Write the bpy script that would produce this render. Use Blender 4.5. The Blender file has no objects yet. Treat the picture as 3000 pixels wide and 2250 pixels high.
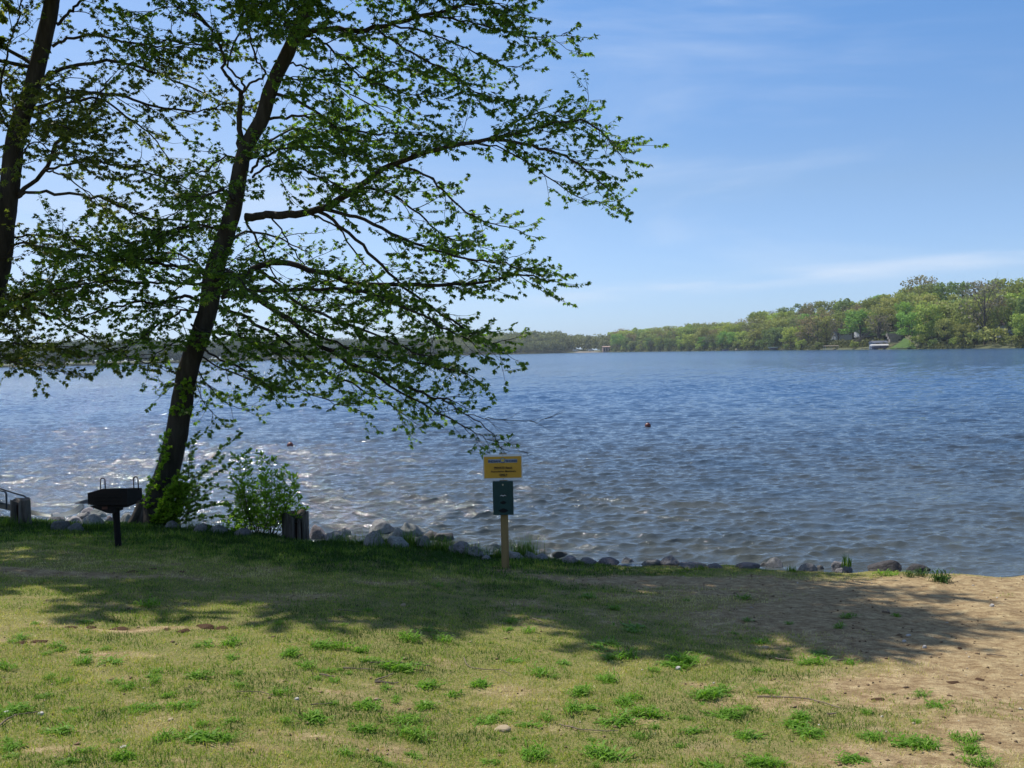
import bpy, math, random
import numpy as np
from mathutils import Vector, Matrix
R = math.radians
rng = np.random.default_rng(7)
random.seed(7)
sc = bpy.context.scene
col = sc.collection

# ------------------------------------------------------------------ camera
CAMZ = 2.9
F = 3000.0                       # focal length in photo pixels (36 mm on a 36 mm wide sensor)
cam_d = bpy.data.cameras.new('camera'); cam = bpy.data.objects.new('camera', cam_d); col.objects.link(cam)
cam_d.lens = 36; cam_d.sensor_width = 36; cam_d.clip_end = 6000; cam_d.clip_start = 0.1
Mc = Matrix.Rotation(R(90 - 1.83), 4, 'X') @ Matrix.Rotation(R(-1.3), 4, 'Z')
cam.matrix_world = Matrix.Translation((0, 0, CAMZ)) @ Mc
sc.camera = cam
cr = np.array(Mc.col[0][:3]); cu = np.array(Mc.col[1][:3]); cf = -np.array(Mc.col[2][:3])

def at(px, py, Y):               # photo pixel + distance along +Y -> world point
    d = cf * F + cr * (px - 1500) - cu * (py - 1125)
    return np.array([0, 0, CAMZ]) + d * (Y / d[1])

def at_z(px, py, z):             # photo pixel on the horizontal plane z
    d = cf * F + cr * (px - 1500) - cu * (py - 1125)
    return np.array([0, 0, CAMZ]) + d * ((z - CAMZ) / d[2])

# ------------------------------------------------------------------ noise
_perm = np.random.default_rng(3).random((256, 256))
def vnoise(x, y):
    xi = np.floor(x).astype(int); yi = np.floor(y).astype(int)
    fx = x - xi; fy = y - yi; fx = fx * fx * (3 - 2 * fx); fy = fy * fy * (3 - 2 * fy)
    a = _perm[xi % 256, yi % 256]; b = _perm[(xi + 1) % 256, yi % 256]
    c = _perm[xi % 256, (yi + 1) % 256]; d = _perm[(xi + 1) % 256, (yi + 1) % 256]
    return (a * (1 - fx) + b * fx) * (1 - fy) + (c * (1 - fx) + d * fx) * fy
def fbm(x, y, o=4):
    s = 0; a = 0.5; t = 0
    for i in range(o):
        s = s + a * vnoise(x * 2 ** i + 17.3 * i, y * 2 ** i + 5.1 * i); t += a; a *= 0.55
    return s / t
def sstep(a, b, x):
    t = np.clip((x - a) / (b - a), 0, 1); return t * t * (3 - 2 * t)

# ------------------------------------------------------------------ ground shape
edge_px = [(-500, 1490, .62), (0, 1518, .60), (150, 1526, .58), (300, 1533, .56), (440, 1536, .55), (600, 1550, .52), (870, 1580, .47),
           (1000, 1586, .45), (1150, 1592, .42), (1300, 1606, .36), (1420, 1622, .30), (1550, 1632, .26), (1700, 1646, .22),
           (2000, 1660, .20), (2300, 1668, .19), (2600, 1680, .17), (3000, 1684, .17), (3600, 1690, .17)]
_E = np.array([at_z(a, b, c) for a, b, c in edge_px]); _EX = _E[:, 0]; _EY = _E[:, 1]; _EZ = np.array([e[2] for e in edge_px])
def edgeY(x): return np.interp(x, _EX, _EY) + 0.10 * np.sin(x * 3.1) + .06 * np.sin(x * 7.3 + 1)
def gz(x, y):
    x = np.asarray(x, float); y = np.asarray(y, float)
    e = edgeY(x); z0 = np.interp(x, _EX, _EZ)
    d = e - y
    z = z0 + .075 * np.maximum(d, 0)
    z = np.where(d < 0, z0 - (z0 + .5) * sstep(0, 1.1, -d) - .25 * np.clip(-d - 1.1, 0, 8), z)
    z = z + .03 * (fbm(x * .7, y * .7, 3) - .5) + .03 * np.maximum(fbm(x * 4.2 + 8, y * 4.6, 2) - .5, 0) * sstep(1.0, 3.0, x + .35 * (y - 9)) * sstep(-.2, .2, d) + .022 * (fbm(x * 5, y * 5, 3) - .5) * sstep(-.3, .3, d)
    return z
def gpt(px, py, lift=0):         # photo pixel -> point on the ground
    z = .5
    for i in range(25):
        p = at_z(px, py, z); z = .5 * z + .5 * float(gz(p[0], p[1]))
    p = at_z(px, py, z); p[2] = float(gz(p[0], p[1])) + lift
    return p

# bare soil / sand mask, patches given on the ground
_blobs = []
for px, py, rx, ry, s in [(2750, 1790, 2.0, 1.2, 1.3), (3050, 1860, 1.6, 1.2, 1.3), (3000, 2000, 1.2, .6, .9), (2500, 1720, 1.2, .5, .9), (2650, 1900, .7, .45, .75),
                          (2200, 1712, 1.0, .34, 1.0), (1950, 1700, .8, .28, .95), (1650, 1695, .8, .24, .9), (1800, 1745, .6, .15, .6), (1480, 1672, .4, .22, .8), (2950, 1710, 1.6, .7, 1.2), (2600, 2040, 1.2, .5, .32), (2350, 2220, .7, .3, .3), (2880, 2210, .8, .4, .3), (1900, 1800, .8, .25, .35), (2850, 2110, .6, .35, .7), (2650, 2010, .5, .3, .6), (2980, 2190, .5, .3, .6), (1150, 2010, .2, .1, .5), (1600, 2130, .3, .12, .6), (700, 2190, .3, .12, .6), (900, 2160, .25, .1, .6), (420, 1990, .3, .12, .5),
                          (1300, 1725, .5, .1, .5), (120, 1682, 1.0, .22, 1.0), (330, 1690, .35, .16, .7), (230, 1840, .3, .06, .5), (560, 1838, .3, .06, .5), (360, 1850, .2, .06, .4),
                          (60, 1880, .35, .1, .7), (1500, 2030, .35, .2, .55), (2100, 1850, .4, .15, .5), (2330, 1790, .6, .25, .5), (250, 2190, .25, .1, .5), (2650, 2230, .4, .15, .5)]:
    p = gpt(px, py); _blobs.append((p[0], p[1], rx, ry, s))
def bare(x, y):
    m = 0 * x
    for bx, by, rx, ry, s in _blobs:
        m = m + s * np.exp(-(((x - bx) / rx) ** 2 + ((y - by) / ry) ** 2))
    n = fbm(x * 2.2 + 9, y * 2.8, 4)
    m = m * (.55 + .9 * n) + 2.6 * np.maximum(fbm(x * 1.5 + 40, y * 2.4 + 3, 4) - .57, 0) + 1.6 * np.maximum(fbm(x * 4.5 + 4, y * 7 + 3, 3) - .63, 0)
    return np.clip(m, 0, 1)

# ------------------------------------------------------------------ mesh helpers
def mesh_np(name, V, faces, smooth=False):       # faces: list of int arrays (M,k)
    me = bpy.data.meshes.new(name)
    V = np.asarray(V, np.float32)
    me.vertices.add(len(V)); me.vertices.foreach_set('co', V.ravel())
    fs = [np.asarray(f, np.int32) for f in faces if len(f)]
    nl = sum(f.size for f in fs); nf = sum(len(f) for f in fs)
    me.loops.add(nl); me.loops.foreach_set('vertex_index', np.concatenate([f.ravel() for f in fs]))
    tot = np.concatenate([np.full(len(f), f.shape[1], np.int32) for f in fs])
    st = np.concatenate([[0], np.cumsum(tot)[:-1]]).astype(np.int32)
    me.polygons.add(nf); me.polygons.foreach_set('loop_start', st); me.polygons.foreach_set('loop_total', tot)
    if smooth: me.polygons.foreach_set('use_smooth', np.ones(nf, bool))
    me.update(calc_edges=True)
    return me
def attr(me, name, vals):
    a = me.attributes.new(name, 'FLOAT', 'POINT'); a.data.foreach_set('value', np.asarray(vals, np.float32))
def obj(name, me, mat=None, parent=None, loc=None):
    o = bpy.data.objects.new(name, me); col.objects.link(o)
    if mat is not None and me is not None and not me.materials: me.materials.append(mat)
    if parent is not None: o.parent = parent
    if loc is not None: o.location = loc
    return o
def tag(o, label=None, cat=None, group=None, kind=None):
    if label: o['label'] = label
    if cat: o['category'] = cat
    if group: o['group'] = group
    if kind: o['kind'] = kind
    return o
def empty(name, loc, label=None, cat=None, group=None, rz=0):
    o = bpy.data.objects.new(name, None); col.objects.link(o); o.location = loc; o.rotation_euler = (0, 0, rz)
    o.empty_display_size = .2
    return tag(o, label, cat, group)

class MB:                                        # gathers simple shapes into ONE mesh
    def __init__(s): s.v = []; s.f = []; s.n = 0
    def add(s, V, Fc):
        s.v += [tuple(map(float, p)) for p in V]; s.f += [tuple(i + s.n for i in f) for f in Fc]; s.n = len(s.v)
    def box(s, c, h, M=None):
        P = [(c[0] + a * h[0], c[1] + b * h[1], c[2] + d * h[2]) for a in (-1, 1) for b in (-1, 1) for d in (-1, 1)]
        if M is not None: P = [tuple(M @ Vector(p)) for p in P]
        s.add(P, [(0, 1, 3, 2), (4, 6, 7, 5), (0, 4, 5, 1), (2, 3, 7, 6), (0, 2, 6, 4), (1, 5, 7, 3)])
    def prism(s, poly, t):                       # poly: 3D points, t: extrusion vector
        n = len(poly); A = [Vector(p) for p in poly]; B = [p + Vector(t) for p in A]
        s.add(A + B, [tuple(range(n))[::-1], tuple(range(n, 2 * n))] + [(i, (i + 1) % n, n + (i + 1) % n, n + i) for i in range(n)])
    def tube(s, pts, r, k=8, cap=True):
        pts = [Vector(p) for p in pts]; n = len(pts)
        rr = r if isinstance(r, (list, tuple)) else [r] * n
        V = []; up = None
        for i, p in enumerate(pts):
            d = (pts[min(i + 1, n - 1)] - pts[max(i - 1, 0)]).normalized()
            if up is None: up = d.orthogonal().normalized()
            a = (up - d * up.dot(d)).normalized(); up = a; b = d.cross(a)
            V += [p + (a * math.cos(2 * math.pi * j / k) + b * math.sin(2 * math.pi * j / k)) * rr[i] for j in range(k)]
        Fc = [(i * k + j, i * k + (j + 1) % k, (i + 1) * k + (j + 1) % k, (i + 1) * k + j) for i in range(n - 1) for j in range(k)]
        if cap: Fc += [tuple(range(k))[::-1], tuple((n - 1) * k + j for j in range(k))]
        s.add(V, Fc)
    def mesh(s, name, smooth=False, bevel=0):
        me = bpy.data.meshes.new(name); me.from_pydata(s.v, [], s.f); me.update()
        if bevel:
            import bmesh
            bm = bmesh.new(); bm.from_mesh(me)
            bmesh.ops.bevel(bm, geom=bm.edges[:], offset=bevel, segments=2, affect='EDGES', profile=.5)
            bm.to_mesh(me); bm.free()
        if smooth: me.polygons.foreach_set('use_smooth', [True] * len(me.polygons))
        return me
    def build(s, name, mat, parent=None, smooth=False, bevel=0, loc=None):
        return obj(name, s.mesh(name, smooth, bevel), mat, parent, loc)

def frames(T):
    ref = np.where(np.abs(T[:, 2:3]) > .9, [[1., 0, 0]], [[0, 0, 1.]])
    A = np.cross(T, ref); A /= np.linalg.norm(A, axis=1, keepdims=True) + 1e-9
    return A, np.cross(T, A)
class Tubes:                                     # many tapered twigs as one mesh
    def __init__(s): s.V = []; s.F = []; s.n = 0
    def add(s, P, r, k=5, wob=0):
        P = np.asarray(P, float); n = len(P); r = np.broadcast_to(r, n)
        T = np.gradient(P, axis=0); T /= np.linalg.norm(T, axis=1, keepdims=True) + 1e-9
        A, B = frames(T)
        if n > 1:
            for i in range(1, n):                # keep frames from flipping
                a = A[i - 1] - T[i] * np.dot(A[i - 1], T[i]); a /= np.linalg.norm(a) + 1e-9
                A[i] = a; B[i] = np.cross(T[i], a)
        th = np.arange(k) * 2 * np.pi / k
        rr = r[:, None] * (1 + (wob * (fbm(th[None] * 1.3 + 3 * np.arange(n)[:, None] * .0, np.arange(n)[:, None] * .45 + 0 * th[None], 3) - .5) if wob else 0))
        V = P[:, None] + rr[..., None] * (A[:, None] * np.cos(th)[None, :, None] + B[:, None] * np.sin(th)[None, :, None])
        i = np.arange(n - 1)[:, None] * k; j = np.arange(k)[None]; j2 = (j + 1) % k
        f = np.stack([i + j, i + j2, i + k + j2, i + k + j], -1).reshape(-1, 4) + s.n
        s.V.append(V.reshape(-1, 3)); s.F.append(f); s.n += n * k
    def mesh(s, name): return mesh_np(name, np.concatenate(s.V), [np.concatenate(s.F)], True)

def spline(P, n):                                # Catmull-Rom resample
    P = np.asarray(P, float); m = len(P)
    if m == 2: t = np.linspace(0, 1, n)[:, None]; return P[0] * (1 - t) + P[1] * t
    Q = np.vstack([2 * P[0] - P[1], P, 2 * P[-1] - P[-2]])
    t = np.linspace(0, m - 1 - 1e-9, n); i = t.astype(int); u = (t - i)[:, None]
    a, b, c, d = Q[i], Q[i + 1], Q[i + 2], Q[i + 3]
    return .5 * ((2 * b) + (c - a) * u + (2 * a - 5 * b + 4 * c - d) * u ** 2 + (3 * b - a - 3 * c + d) * u ** 3)

# ------------------------------------------------------------------ materials
class N:
    def __init__(s, name):
        s.m = bpy.data.materials.new(name); s.m.use_nodes = True; s.t = s.m.node_tree; s.t.nodes.clear()
        s.out = s.n('ShaderNodeOutputMaterial')
    def n(s, typ, **kw):
        x = s.t.nodes.new(typ)
        for k, v in kw.items(): setattr(x, k, v)
        return x
    def l(s, a, b): s.t.links.new(a, b)
    def noise(s, scale, detail=4, rough=.55, coord='Object', vec=None, stretch=None):
        if vec is None: vec = s.n('ShaderNodeTexCoord').outputs[coord] if coord != 'World' else s.n('ShaderNodeNewGeometry').outputs['Position']
        if stretch: mp = s.n('ShaderNodeMapping'); mp.inputs['Scale'].default_value = stretch; s.l(vec, mp.inputs[0]); vec = mp.outputs[0]
        x = s.n('ShaderNodeTexNoise'); x.inputs['Scale'].default_value = scale; x.inputs['Detail'].default_value = detail; x.inputs['Roughness'].default_value = rough
        s.l(vec, x.inputs['Vector']); return x.outputs['Fac']
    def ramp(s, fac, stops):
        x = s.n('ShaderNodeValToRGB'); e = x.color_ramp.elements
        while len(e) < len(stops): e.new(.5)
        for i, (p, c) in enumerate(stops): e[i].position = p; e[i].color = (*c, 1) if len(c) == 3 else c
        s.l(fac, x.inputs[0]); return x.outputs[0]
    def mix(s, f, a, b, blend='MIX'):
        x = s.n('ShaderNodeMix', data_type='RGBA', blend_type=blend)
        for i, v in ((0, f), (6, a), (7, b)):
            if hasattr(v, 'is_output') or isinstance(v, bpy.types.NodeSocket): s.l(v, x.inputs[i])
            else: x.inputs[i].default_value = v if i == 0 else (*v, 1)
        return x.outputs[2]
    def math(s, op, a, b=0.0):
        x = s.n('ShaderNodeMath', operation=op)
        for i, v in enumerate((a, b)):
            if isinstance(v, bpy.types.NodeSocket): s.l(v, x.inputs[i])
            else: x.inputs[i].default_value = v
        return x.outputs[0]
    def attr(s, name): return s.n('ShaderNodeAttribute', attribute_name=name).outputs['Fac']
    def pbr(s, colr, rough=.8, bump=None, bstr=.3, bdist=.01, metallic=0, spec=.5):
        p = s.n('ShaderNodeBsdfPrincipled'); p.inputs['Roughness'].default_value = rough; p.inputs['Metallic'].default_value = metallic
        p.inputs['Specular IOR Level'].default_value = spec
        if isinstance(colr, bpy.types.NodeSocket): s.l(colr, p.inputs['Base Color'])
        else: p.inputs['Base Color'].default_value = (*colr, 1)
        if bump is not None:
            b = s.n('ShaderNodeBump'); b.inputs['Strength'].default_value = bstr; b.inputs['Distance'].default_value = bdist
            s.l(bump, b.inputs['Height']); s.l(b.outputs[0], p.inputs['Normal'])
        return p
    def done(s, sh): s.l(sh.outputs[0], s.out.inputs[0]); return s.m

def simple(name, c1, c2=None, scale=20, rough=.7, metallic=0, stretch=None, bstr=.2, bdist=.004, spec=.5):
    c2 = c2 or tuple(v * .7 for v in c1)
    n = N(name); f = n.noise(scale, 5, .6, stretch=stretch)
    return n.done(n.pbr(n.ramp(f, [(.3, c2), (.7, c1)]), rough, f, bstr, bdist, metallic, spec))

def leafy(name, stops, trans=.45, gloss=.25, useattr='tint'):
    n = N(name); c = n.ramp(n.attr(useattr), stops)
    d = n.n('ShaderNodeBsdfPrincipled'); d.inputs['Roughness'].default_value = .45; d.inputs['Specular IOR Level'].default_value = gloss; n.l(c, d.inputs['Base Color'])
    t = n.n('ShaderNodeBsdfTranslucent'); n.l(n.mix(1.0, c, (1.25, 1.45, .5), 'MULTIPLY'), t.inputs[0])
    m = n.n('ShaderNodeMixShader'); m.inputs[0].default_value = trans; n.l(d.outputs[0], m.inputs[1]); n.l(t.outputs[0], m.inputs[2])
    return n.done(m)

m_leaf = leafy('maple_leaf', [(0, (.07, .12, .028)), (.5, (.15, .24, .05)), (.85, (.32, .44, .085)), (1, (.34, .26, .10))], .55, .22)
m_leaf_far = leafy('maple_leaf_olive', [(0, (.085, .11, .03)), (.5, (.16, .195, .055)), (.85, (.28, .29, .08)), (1, (.32, .21, .10))], .52, .22)
m_shrub = leafy('shrub_leaf', [(0, (.10, .18, .02)), (.6, (.22, .36, .035)), (1, (.38, .52, .07))], .5, .04)
m_weed = leafy('weed_leaf', [(0, (.07, .17, .012)), (.6, (.16, .32, .03)), (1, (.30, .43, .09))], .42, .10)
m_blade = leafy('grass_blade', [(0, (.035, .085, .012)), (.35, (.21, .32, .045)), (.6, (.41, .42, .11)), (.80, (.54, .42, .19)), (1, (.70, .60, .36))], .35, .2)

n = N('bark'); a = n.noise(7, 6, .65, stretch=(1, 1, .18)); b = n.noise(30, 4, .6, stretch=(1, 1, .25))
cc = n.ramp(a, [(.3, (.022, .019, .015)), (.55, (.055, .047, .038)), (.75, (.10, .088, .072))])
m_bark = n.done(n.pbr(cc, .9, n.math('ADD', a, n.math('MULTIPLY', b, .4)), .9, .03, spec=.2))
m_twig = simple('twig_bark', (.05, .042, .034), (.025, .02, .016), 8, .85, spec=.2)

# ------------------------------------------------------------------ world and sun
SUN_AZ, SUN_EL = R(-44), R(60)          # azimuth from +Y towards +X
w = bpy.data.worlds.new('World'); sc.world = w; w.use_nodes = True
t = w.node_tree; t.nodes.clear()
wo = t.nodes.new('ShaderNodeOutputWorld'); bg = t.nodes.new('ShaderNodeBackground'); sky = t.nodes.new('ShaderNodeTexSky')
sky.sky_type = 'NISHITA'; sky.sun_disc = False; sky.sun_elevation = SUN_EL; sky.sun_rotation = SUN_AZ
sky.air_density = 1.0; sky.dust_density = .4; sky.ozone_density = 2.6; sky.altitude = 200
bg.inputs[1].default_value = .093
tc = t.nodes.new('ShaderNodeTexCoord')
def wm(op, a, b=0.0, c=None):
    x = t.nodes.new('ShaderNodeMath'); x.operation = op
    for i, v in enumerate((a, b) if c is None else (a, b, c)):
        if isinstance(v, bpy.types.NodeSocket): t.links.new(v, x.inputs[i])
        else: x.inputs[i].default_value = v
    return x.outputs[0]
def wnoise(scale, stretch, detail, rot=0, dist=0):
    mp = t.nodes.new('ShaderNodeMapping'); mp.inputs['Scale'].default_value = stretch; mp.inputs['Rotation'].default_value = (0, rot, 0)
    t.links.new(tc.outputs['Generated'], mp.inputs[0])
    x = t.nodes.new('ShaderNodeTexNoise'); x.inputs['Scale'].default_value = scale; x.inputs['Detail'].default_value = detail
    x.inputs['Roughness'].default_value = .55; x.inputs['Distortion'].default_value = dist
    t.links.new(mp.outputs[0], x.inputs['Vector']); return x.outputs['Fac']
sx = t.nodes.new('ShaderNodeSeparateXYZ'); t.links.new(tc.outputs['Generated'], sx.inputs[0])
def wmap(v, a, b, c=0, d=1):
    x = t.nodes.new('ShaderNodeMapRange'); x.interpolation_type = 'SMOOTHSTEP'; x.inputs[1].default_value = a; x.inputs[2].default_value = b
    x.inputs[3].default_value = c; x.inputs[4].default_value = d; t.links.new(v, x.inputs[0]); return x.outputs[0]
# thin cirrus: broad faint veil and one low streak
cir = wm('MULTIPLY', wmap(wnoise(2.2, (1.0, 1.0, 5.0), 8, R(12), .6), .46, .74), wmap(wnoise(1.3, (1.2, 1, 1.5), 3), .42, .62))
veil = wm('MULTIPLY', wmap(sx.outputs[0], .25, -.35), .22)
zc = wm('SUBTRACT', sx.outputs[2], wm('MULTIPLY_ADD', sx.outputs[0], .055, .049))
streak = wm('MULTIPLY', wmap(wm('ABSOLUTE', zc), .013, .0), wmap(wnoise(5, (1, 1, 9), 6, R(4)), .35, .7))
streak = wm('MULTIPLY', streak, wmap(sx.outputs[0], -.12, .15))
ct = wm('MINIMUM', wm('ADD', wm('ADD', wm('MULTIPLY', cir, .28), veil), wm('MULTIPLY', streak, .5)), .8)
def wmul(a, b):
    x = t.nodes.new('ShaderNodeMix'); x.data_type = 'RGBA'; x.blend_type = 'MULTIPLY'; x.inputs[0].default_value = 1; x.clamp_result = False
    for i, v in ((6, a), (7, b)):
        if isinstance(v, bpy.types.NodeSocket): t.links.new(v, x.inputs[i])
        else: x.inputs[i].default_value = (*v, 1)
    return x
rp = t.nodes.new('ShaderNodeValToRGB'); e = rp.color_ramp.elements
for i, (p_, c_) in enumerate([(0, (.80, 1.10, 1.85)), (.07, (.92, 1.12, 1.58)), (.15, (1.00, 1.13, 1.36)), (.34, (.80, 1.20, 1.55)), (.65, (.92, 1.0, 1.15))]):
    x_ = e[0] if i == 0 else (e[len(e) - 1] if i == 1 else e.new(p_)); x_.position = p_; x_.color = tuple(v / 2.2 for v in c_) + (1,)
t.links.new(sx.outputs[2], rp.inputs[0])
grade = wmul(wmul(sky.outputs[0], rp.outputs[0]).outputs[2], (2.2, 2.2, 2.2))
mx = t.nodes.new('ShaderNodeMix'); mx.data_type = 'RGBA'; t.links.new(ct, mx.inputs[0]); t.links.new(grade.outputs[2], mx.inputs[6]); mx.inputs[7].default_value = (8.6, 9.6, 11.2, 1)
t.links.new(mx.outputs[2], bg.inputs[0]); t.links.new(bg.outputs[0], wo.inputs[0])
sd = bpy.data.lights.new('sun', 'SUN'); sd.energy = 5.0; sd.angle = R(.55); sd.color = (1, .955, .88)
so = bpy.data.objects.new('sun', sd); col.objects.link(so)
sdir = Vector((math.sin(SUN_AZ) * math.cos(SUN_EL), math.cos(SUN_AZ) * math.cos(SUN_EL), math.sin(SUN_EL)))
so.rotation_euler = (-sdir).to_track_quat('-Z', 'Y').to_euler(); so.location = (0, 0, 30)
sc.view_settings.view_transform = 'Standard'; sc.view_settings.look = 'None'; sc.view_settings.exposure = 0
sc.cycles.max_bounces = 6; sc.cycles.transparent_max_bounces = 4; sc.cycles.sample_clamp_indirect = 4; sc.cycles.sample_clamp_direct = 0
sc.cycles.caustics_reflective = False; sc.cycles.caustics_refractive = False

# ------------------------------------------------------------------ ground sheet
def axis(segs):
    out = []
    for a, b, s in segs: out += list(np.arange(a, b, s))
    return np.array(out + [segs[-1][1]])
gx = axis([(-90, -20, 5), (-20, -9, .5), (-9, 8.5, .045), (8.5, 20, .5), (20, 90, 5)])
gy = axis([(-60, -6, 4), (-6, 3.5, .5), (3.5, 16.5, .04), (16.5, 40, 1.2)])
GX, GY = np.meshgrid(gx, gy); GZ = gz(GX, GY); nx, ny = len(gx), len(gy)
I = np.arange(ny - 1)[:, None] * nx + np.arange(nx - 1)[None]
gf = np.stack([I, I + 1, I + nx + 1, I + nx], -1).reshape(-1, 4)
me = mesh_np('ground', np.stack([GX, GY, GZ], -1).reshape(-1, 3), [gf], True)
attr(me, 'bare', bare(GX, GY).ravel())
attr(me, 'wet', sstep(.12, -.02, GZ).ravel())
attr(me, 'lush_shade', sstep(3.4, .3, edgeY(GX) - GY).ravel() * sstep(2.5, -1.0, GX).ravel())
n = N('ground_soil'); P = n.n('ShaderNodeNewGeometry').outputs['Position']
f1 = n.noise(9, 6, .65, vec=P); f2 = n.noise(70, 5, .7, vec=P); f3 = n.noise(1.8, 4, .6, vec=P); f4 = n.noise(230, 3, .7, vec=P)
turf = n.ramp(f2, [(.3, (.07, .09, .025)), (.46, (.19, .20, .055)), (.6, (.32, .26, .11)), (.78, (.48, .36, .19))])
turf = n.mix(n.math('MULTIPLY', n.attr('lush_shade'), .85), turf, n.ramp(f2, [(.3, (.02, .035, .012)), (.7, (.055, .08, .025))]))  # turf darker in the lush zone, tree shade put into its colour
soil = n.ramp(f1, [(.3, (.24, .16, .08)), (.5, (.47, .345, .18)), (.72, (.70, .56, .31))])
soil = n.mix(n.ramp(f4, [(.40, (.9, .9, .9)), (.48, (0, 0, 0))]), soil, (.12, .08, .05))
soil = n.mix(n.ramp(f2, [(.56, (0, 0, 0)), (.70, (.8, .8, .8))]), soil, (.16, .11, .06))
f5 = n.noise(22, 6, .75, vec=P, stretch=(.7, 1.3, 1)); soil = n.mix(n.ramp(f5, [(.50, (0, 0, 0)), (.62, (.75, .75, .75))]), soil, (.20, .125, .06))
mk = n.math('ADD', n.attr('bare'), n.math('MULTIPLY', n.math('SUBTRACT', f1, .5), .9))
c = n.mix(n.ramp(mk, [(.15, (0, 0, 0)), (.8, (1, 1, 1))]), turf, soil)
c = n.mix(n.attr('wet'), c, (.05, .04, .028))
hb = n.math('ADD', n.math('MULTIPLY', f1, 1.0), n.math('ADD', n.math('MULTIPLY', f2, .35), n.math('MULTIPLY', f4, .15)))
m_ground = n.done(n.pbr(c, .95, hb, .9, .035, spec=.15))
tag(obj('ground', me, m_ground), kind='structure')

# ------------------------------------------------------------------ grass blades
def blades(name, X, Y, H, W, tint, lean=.6, seed=1, parent=None, mat=None, Z=None):
    r = np.random.default_rng(seed); n_ = len(X)
    Z = gz(X, Y) - .004 if Z is None else Z
    a = r.random(n_) * 2 * np.pi; w_ = np.stack([np.cos(a), np.sin(a), 0 * a], 1) * W[:, None] * .5
    b = r.random(n_) * 2 * np.pi; L = r.random(n_) * lean
    d = np.stack([np.cos(b) * L, np.sin(b) * L, np.ones(n_)], 1); d /= np.linalg.norm(d, axis=1, keepdims=True)
    base = np.stack([X, Y, Z], 1); mid = base + d * H[:, None] * .55
    d2 = d + np.stack([np.cos(b), np.sin(b), -.5 * np.ones(n_)], 1) * (L[:, None] * .9); d2 /= np.linalg.norm(d2, axis=1, keepdims=True)
    tip = mid + d2 * H[:, None] * .5
    V = np.stack([base - w_, base + w_, mid + w_ * .7, mid - w_ * .7, tip], 1).reshape(-1, 3)
    i = np.arange(n_)[:, None] * 5
    me = mesh_np(name, V, [np.hstack([i, i + 1, i + 2, i + 3]), np.hstack([i + 3, i + 2, i + 4])])
    attr(me, 'tint', np.repeat(tint, 5))
    return obj(name, me, mat or m_blade, parent)
def lawn(nm, M, label):
    y = 3.6 + (15.2 - 3.6) * rng.random(M) ** 1.25; half = 1.6 + .56 * y
    x = (rng.random(M) * 2 - 1) * half
    e = edgeY(x); bm = bare(x, y); d = e - y
    lush_shade = sstep(3.6, .2, d) * sstep(2.5, -1.2, x) + .35 * sstep(.9, 0, d) * (x < 1.2)
    n1 = fbm(x * 3 + 5, y * 3, 4)
    keep = (rng.random(M) > bm * 1.0) & (d > -.25 * (x < .5) + .02) & (rng.random(M) < .35 + 1.3 * n1 + lush_shade)
    x, y, bm, lush_shade, n1 = x[keep], y[keep], bm[keep], lush_shade[keep], n1[keep]
    k = len(x)
    H = (.014 + .024 * rng.random(k)) * (.6 + .8 * n1) * (1 + 1.5 * lush_shade * (.4 + fbm(x * 2, y * 2, 3)) * (.35 + .65 * sstep(.15, .9, edgeY(x) - y)))
    W = (.0022 + .0018 * rng.random(k)) * (1 + .6 * lush_shade) * (1 + y * .05)
    T = np.clip(.34 + 1.1 * (.5 - fbm(x * 1.1 + 30, y * 1.3, 3)) + 1.0 * (.5 - fbm(x * 7 + 3, y * 8, 3)) + .6 * (rng.random(k) - .45) + .45 * bm - .55 * lush_shade, 0, 1)  # lush blades get a darker tint that deepens the tree shade
    return tag(blades(nm, x, y, H, W, T, 1.3, 5), label, 'grass', kind='stuff')
lawn('lawn_grass', 760000, 'short mown lawn grass, yellow green mixed with straw, covering the bank')

# ------------------------------------------------------------------ water
def wave_grid():
    rows = [10.5]
    while rows[-1] < 1500:
        y = rows[-1]; rows.append(y + (min(max(.26 * y * y / 2970, .035), .0034 * y) if y < 480 else 7))
    rows = np.array(rows); th = np.tan(np.linspace(-R(41), R(41), 1150))
    X = rows[:, None] * th[None] ; Y = np.repeat(rows[:, None], len(th), 1)
    dx = rows * (th[601] - th[600]); dy = np.gradient(rows)
    Z = np.zeros_like(X); OX = np.zeros_like(X); OY = np.zeros_like(X)
    r = np.random.default_rng(11)
    for i in range(72):
        lam = .14 * (1.35 / .14) ** (r.random() ** .85); k = 2 * np.pi / lam
        ang = R(-97) + r.normal() * (.33 + .25 * (lam < .7)); kx, ky = k * math.cos(ang), k * math.sin(ang)
        A = .0066 * lam ** .72 * (.5 + r.random())
        A *= .66 if lam > 1.0 else 1
        sp = np.maximum(dy * abs(math.sin(ang)), dx * abs(math.cos(ang)))
        att = np.clip((lam / sp - 1.6) / 2.0, 0, 1)[:, None]
        ph = kx * X + ky * Y + r.random() * 6.28 + 1.2 * fbm(X * .11 + i, Y * .11, 2)
        Z += att * A * np.sin(ph); q = att * A * .75 * np.cos(ph)
        OX += q * kx / k; OY += q * ky / k
    gust = .25 + 1.5 * fbm(X * .13, Y * .10 + 50, 4)
    shore = sstep(-.2, 2.5, Y - edgeY(X)) * .6 + .4
    Z *= gust * shore
    # crests sharper than troughs
    
    return rows, th, np.stack([X + OX * gust, Y + OY * gust, Z], -1)
rows, th, WV = wave_grid()
nr, nc = len(rows), len(th)
I = np.arange(nr - 1)[:, None] * nc + np.arange(nc - 1)[None]
wf = np.stack([I, I + 1, I + nc + 1, I + nc], -1).reshape(-1, 4)
me = mesh_np('water', WV.reshape(-1, 3), [wf], True)
n = N('lake_water'); P = n.n('ShaderNodeNewGeometry').outputs['Position']
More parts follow.
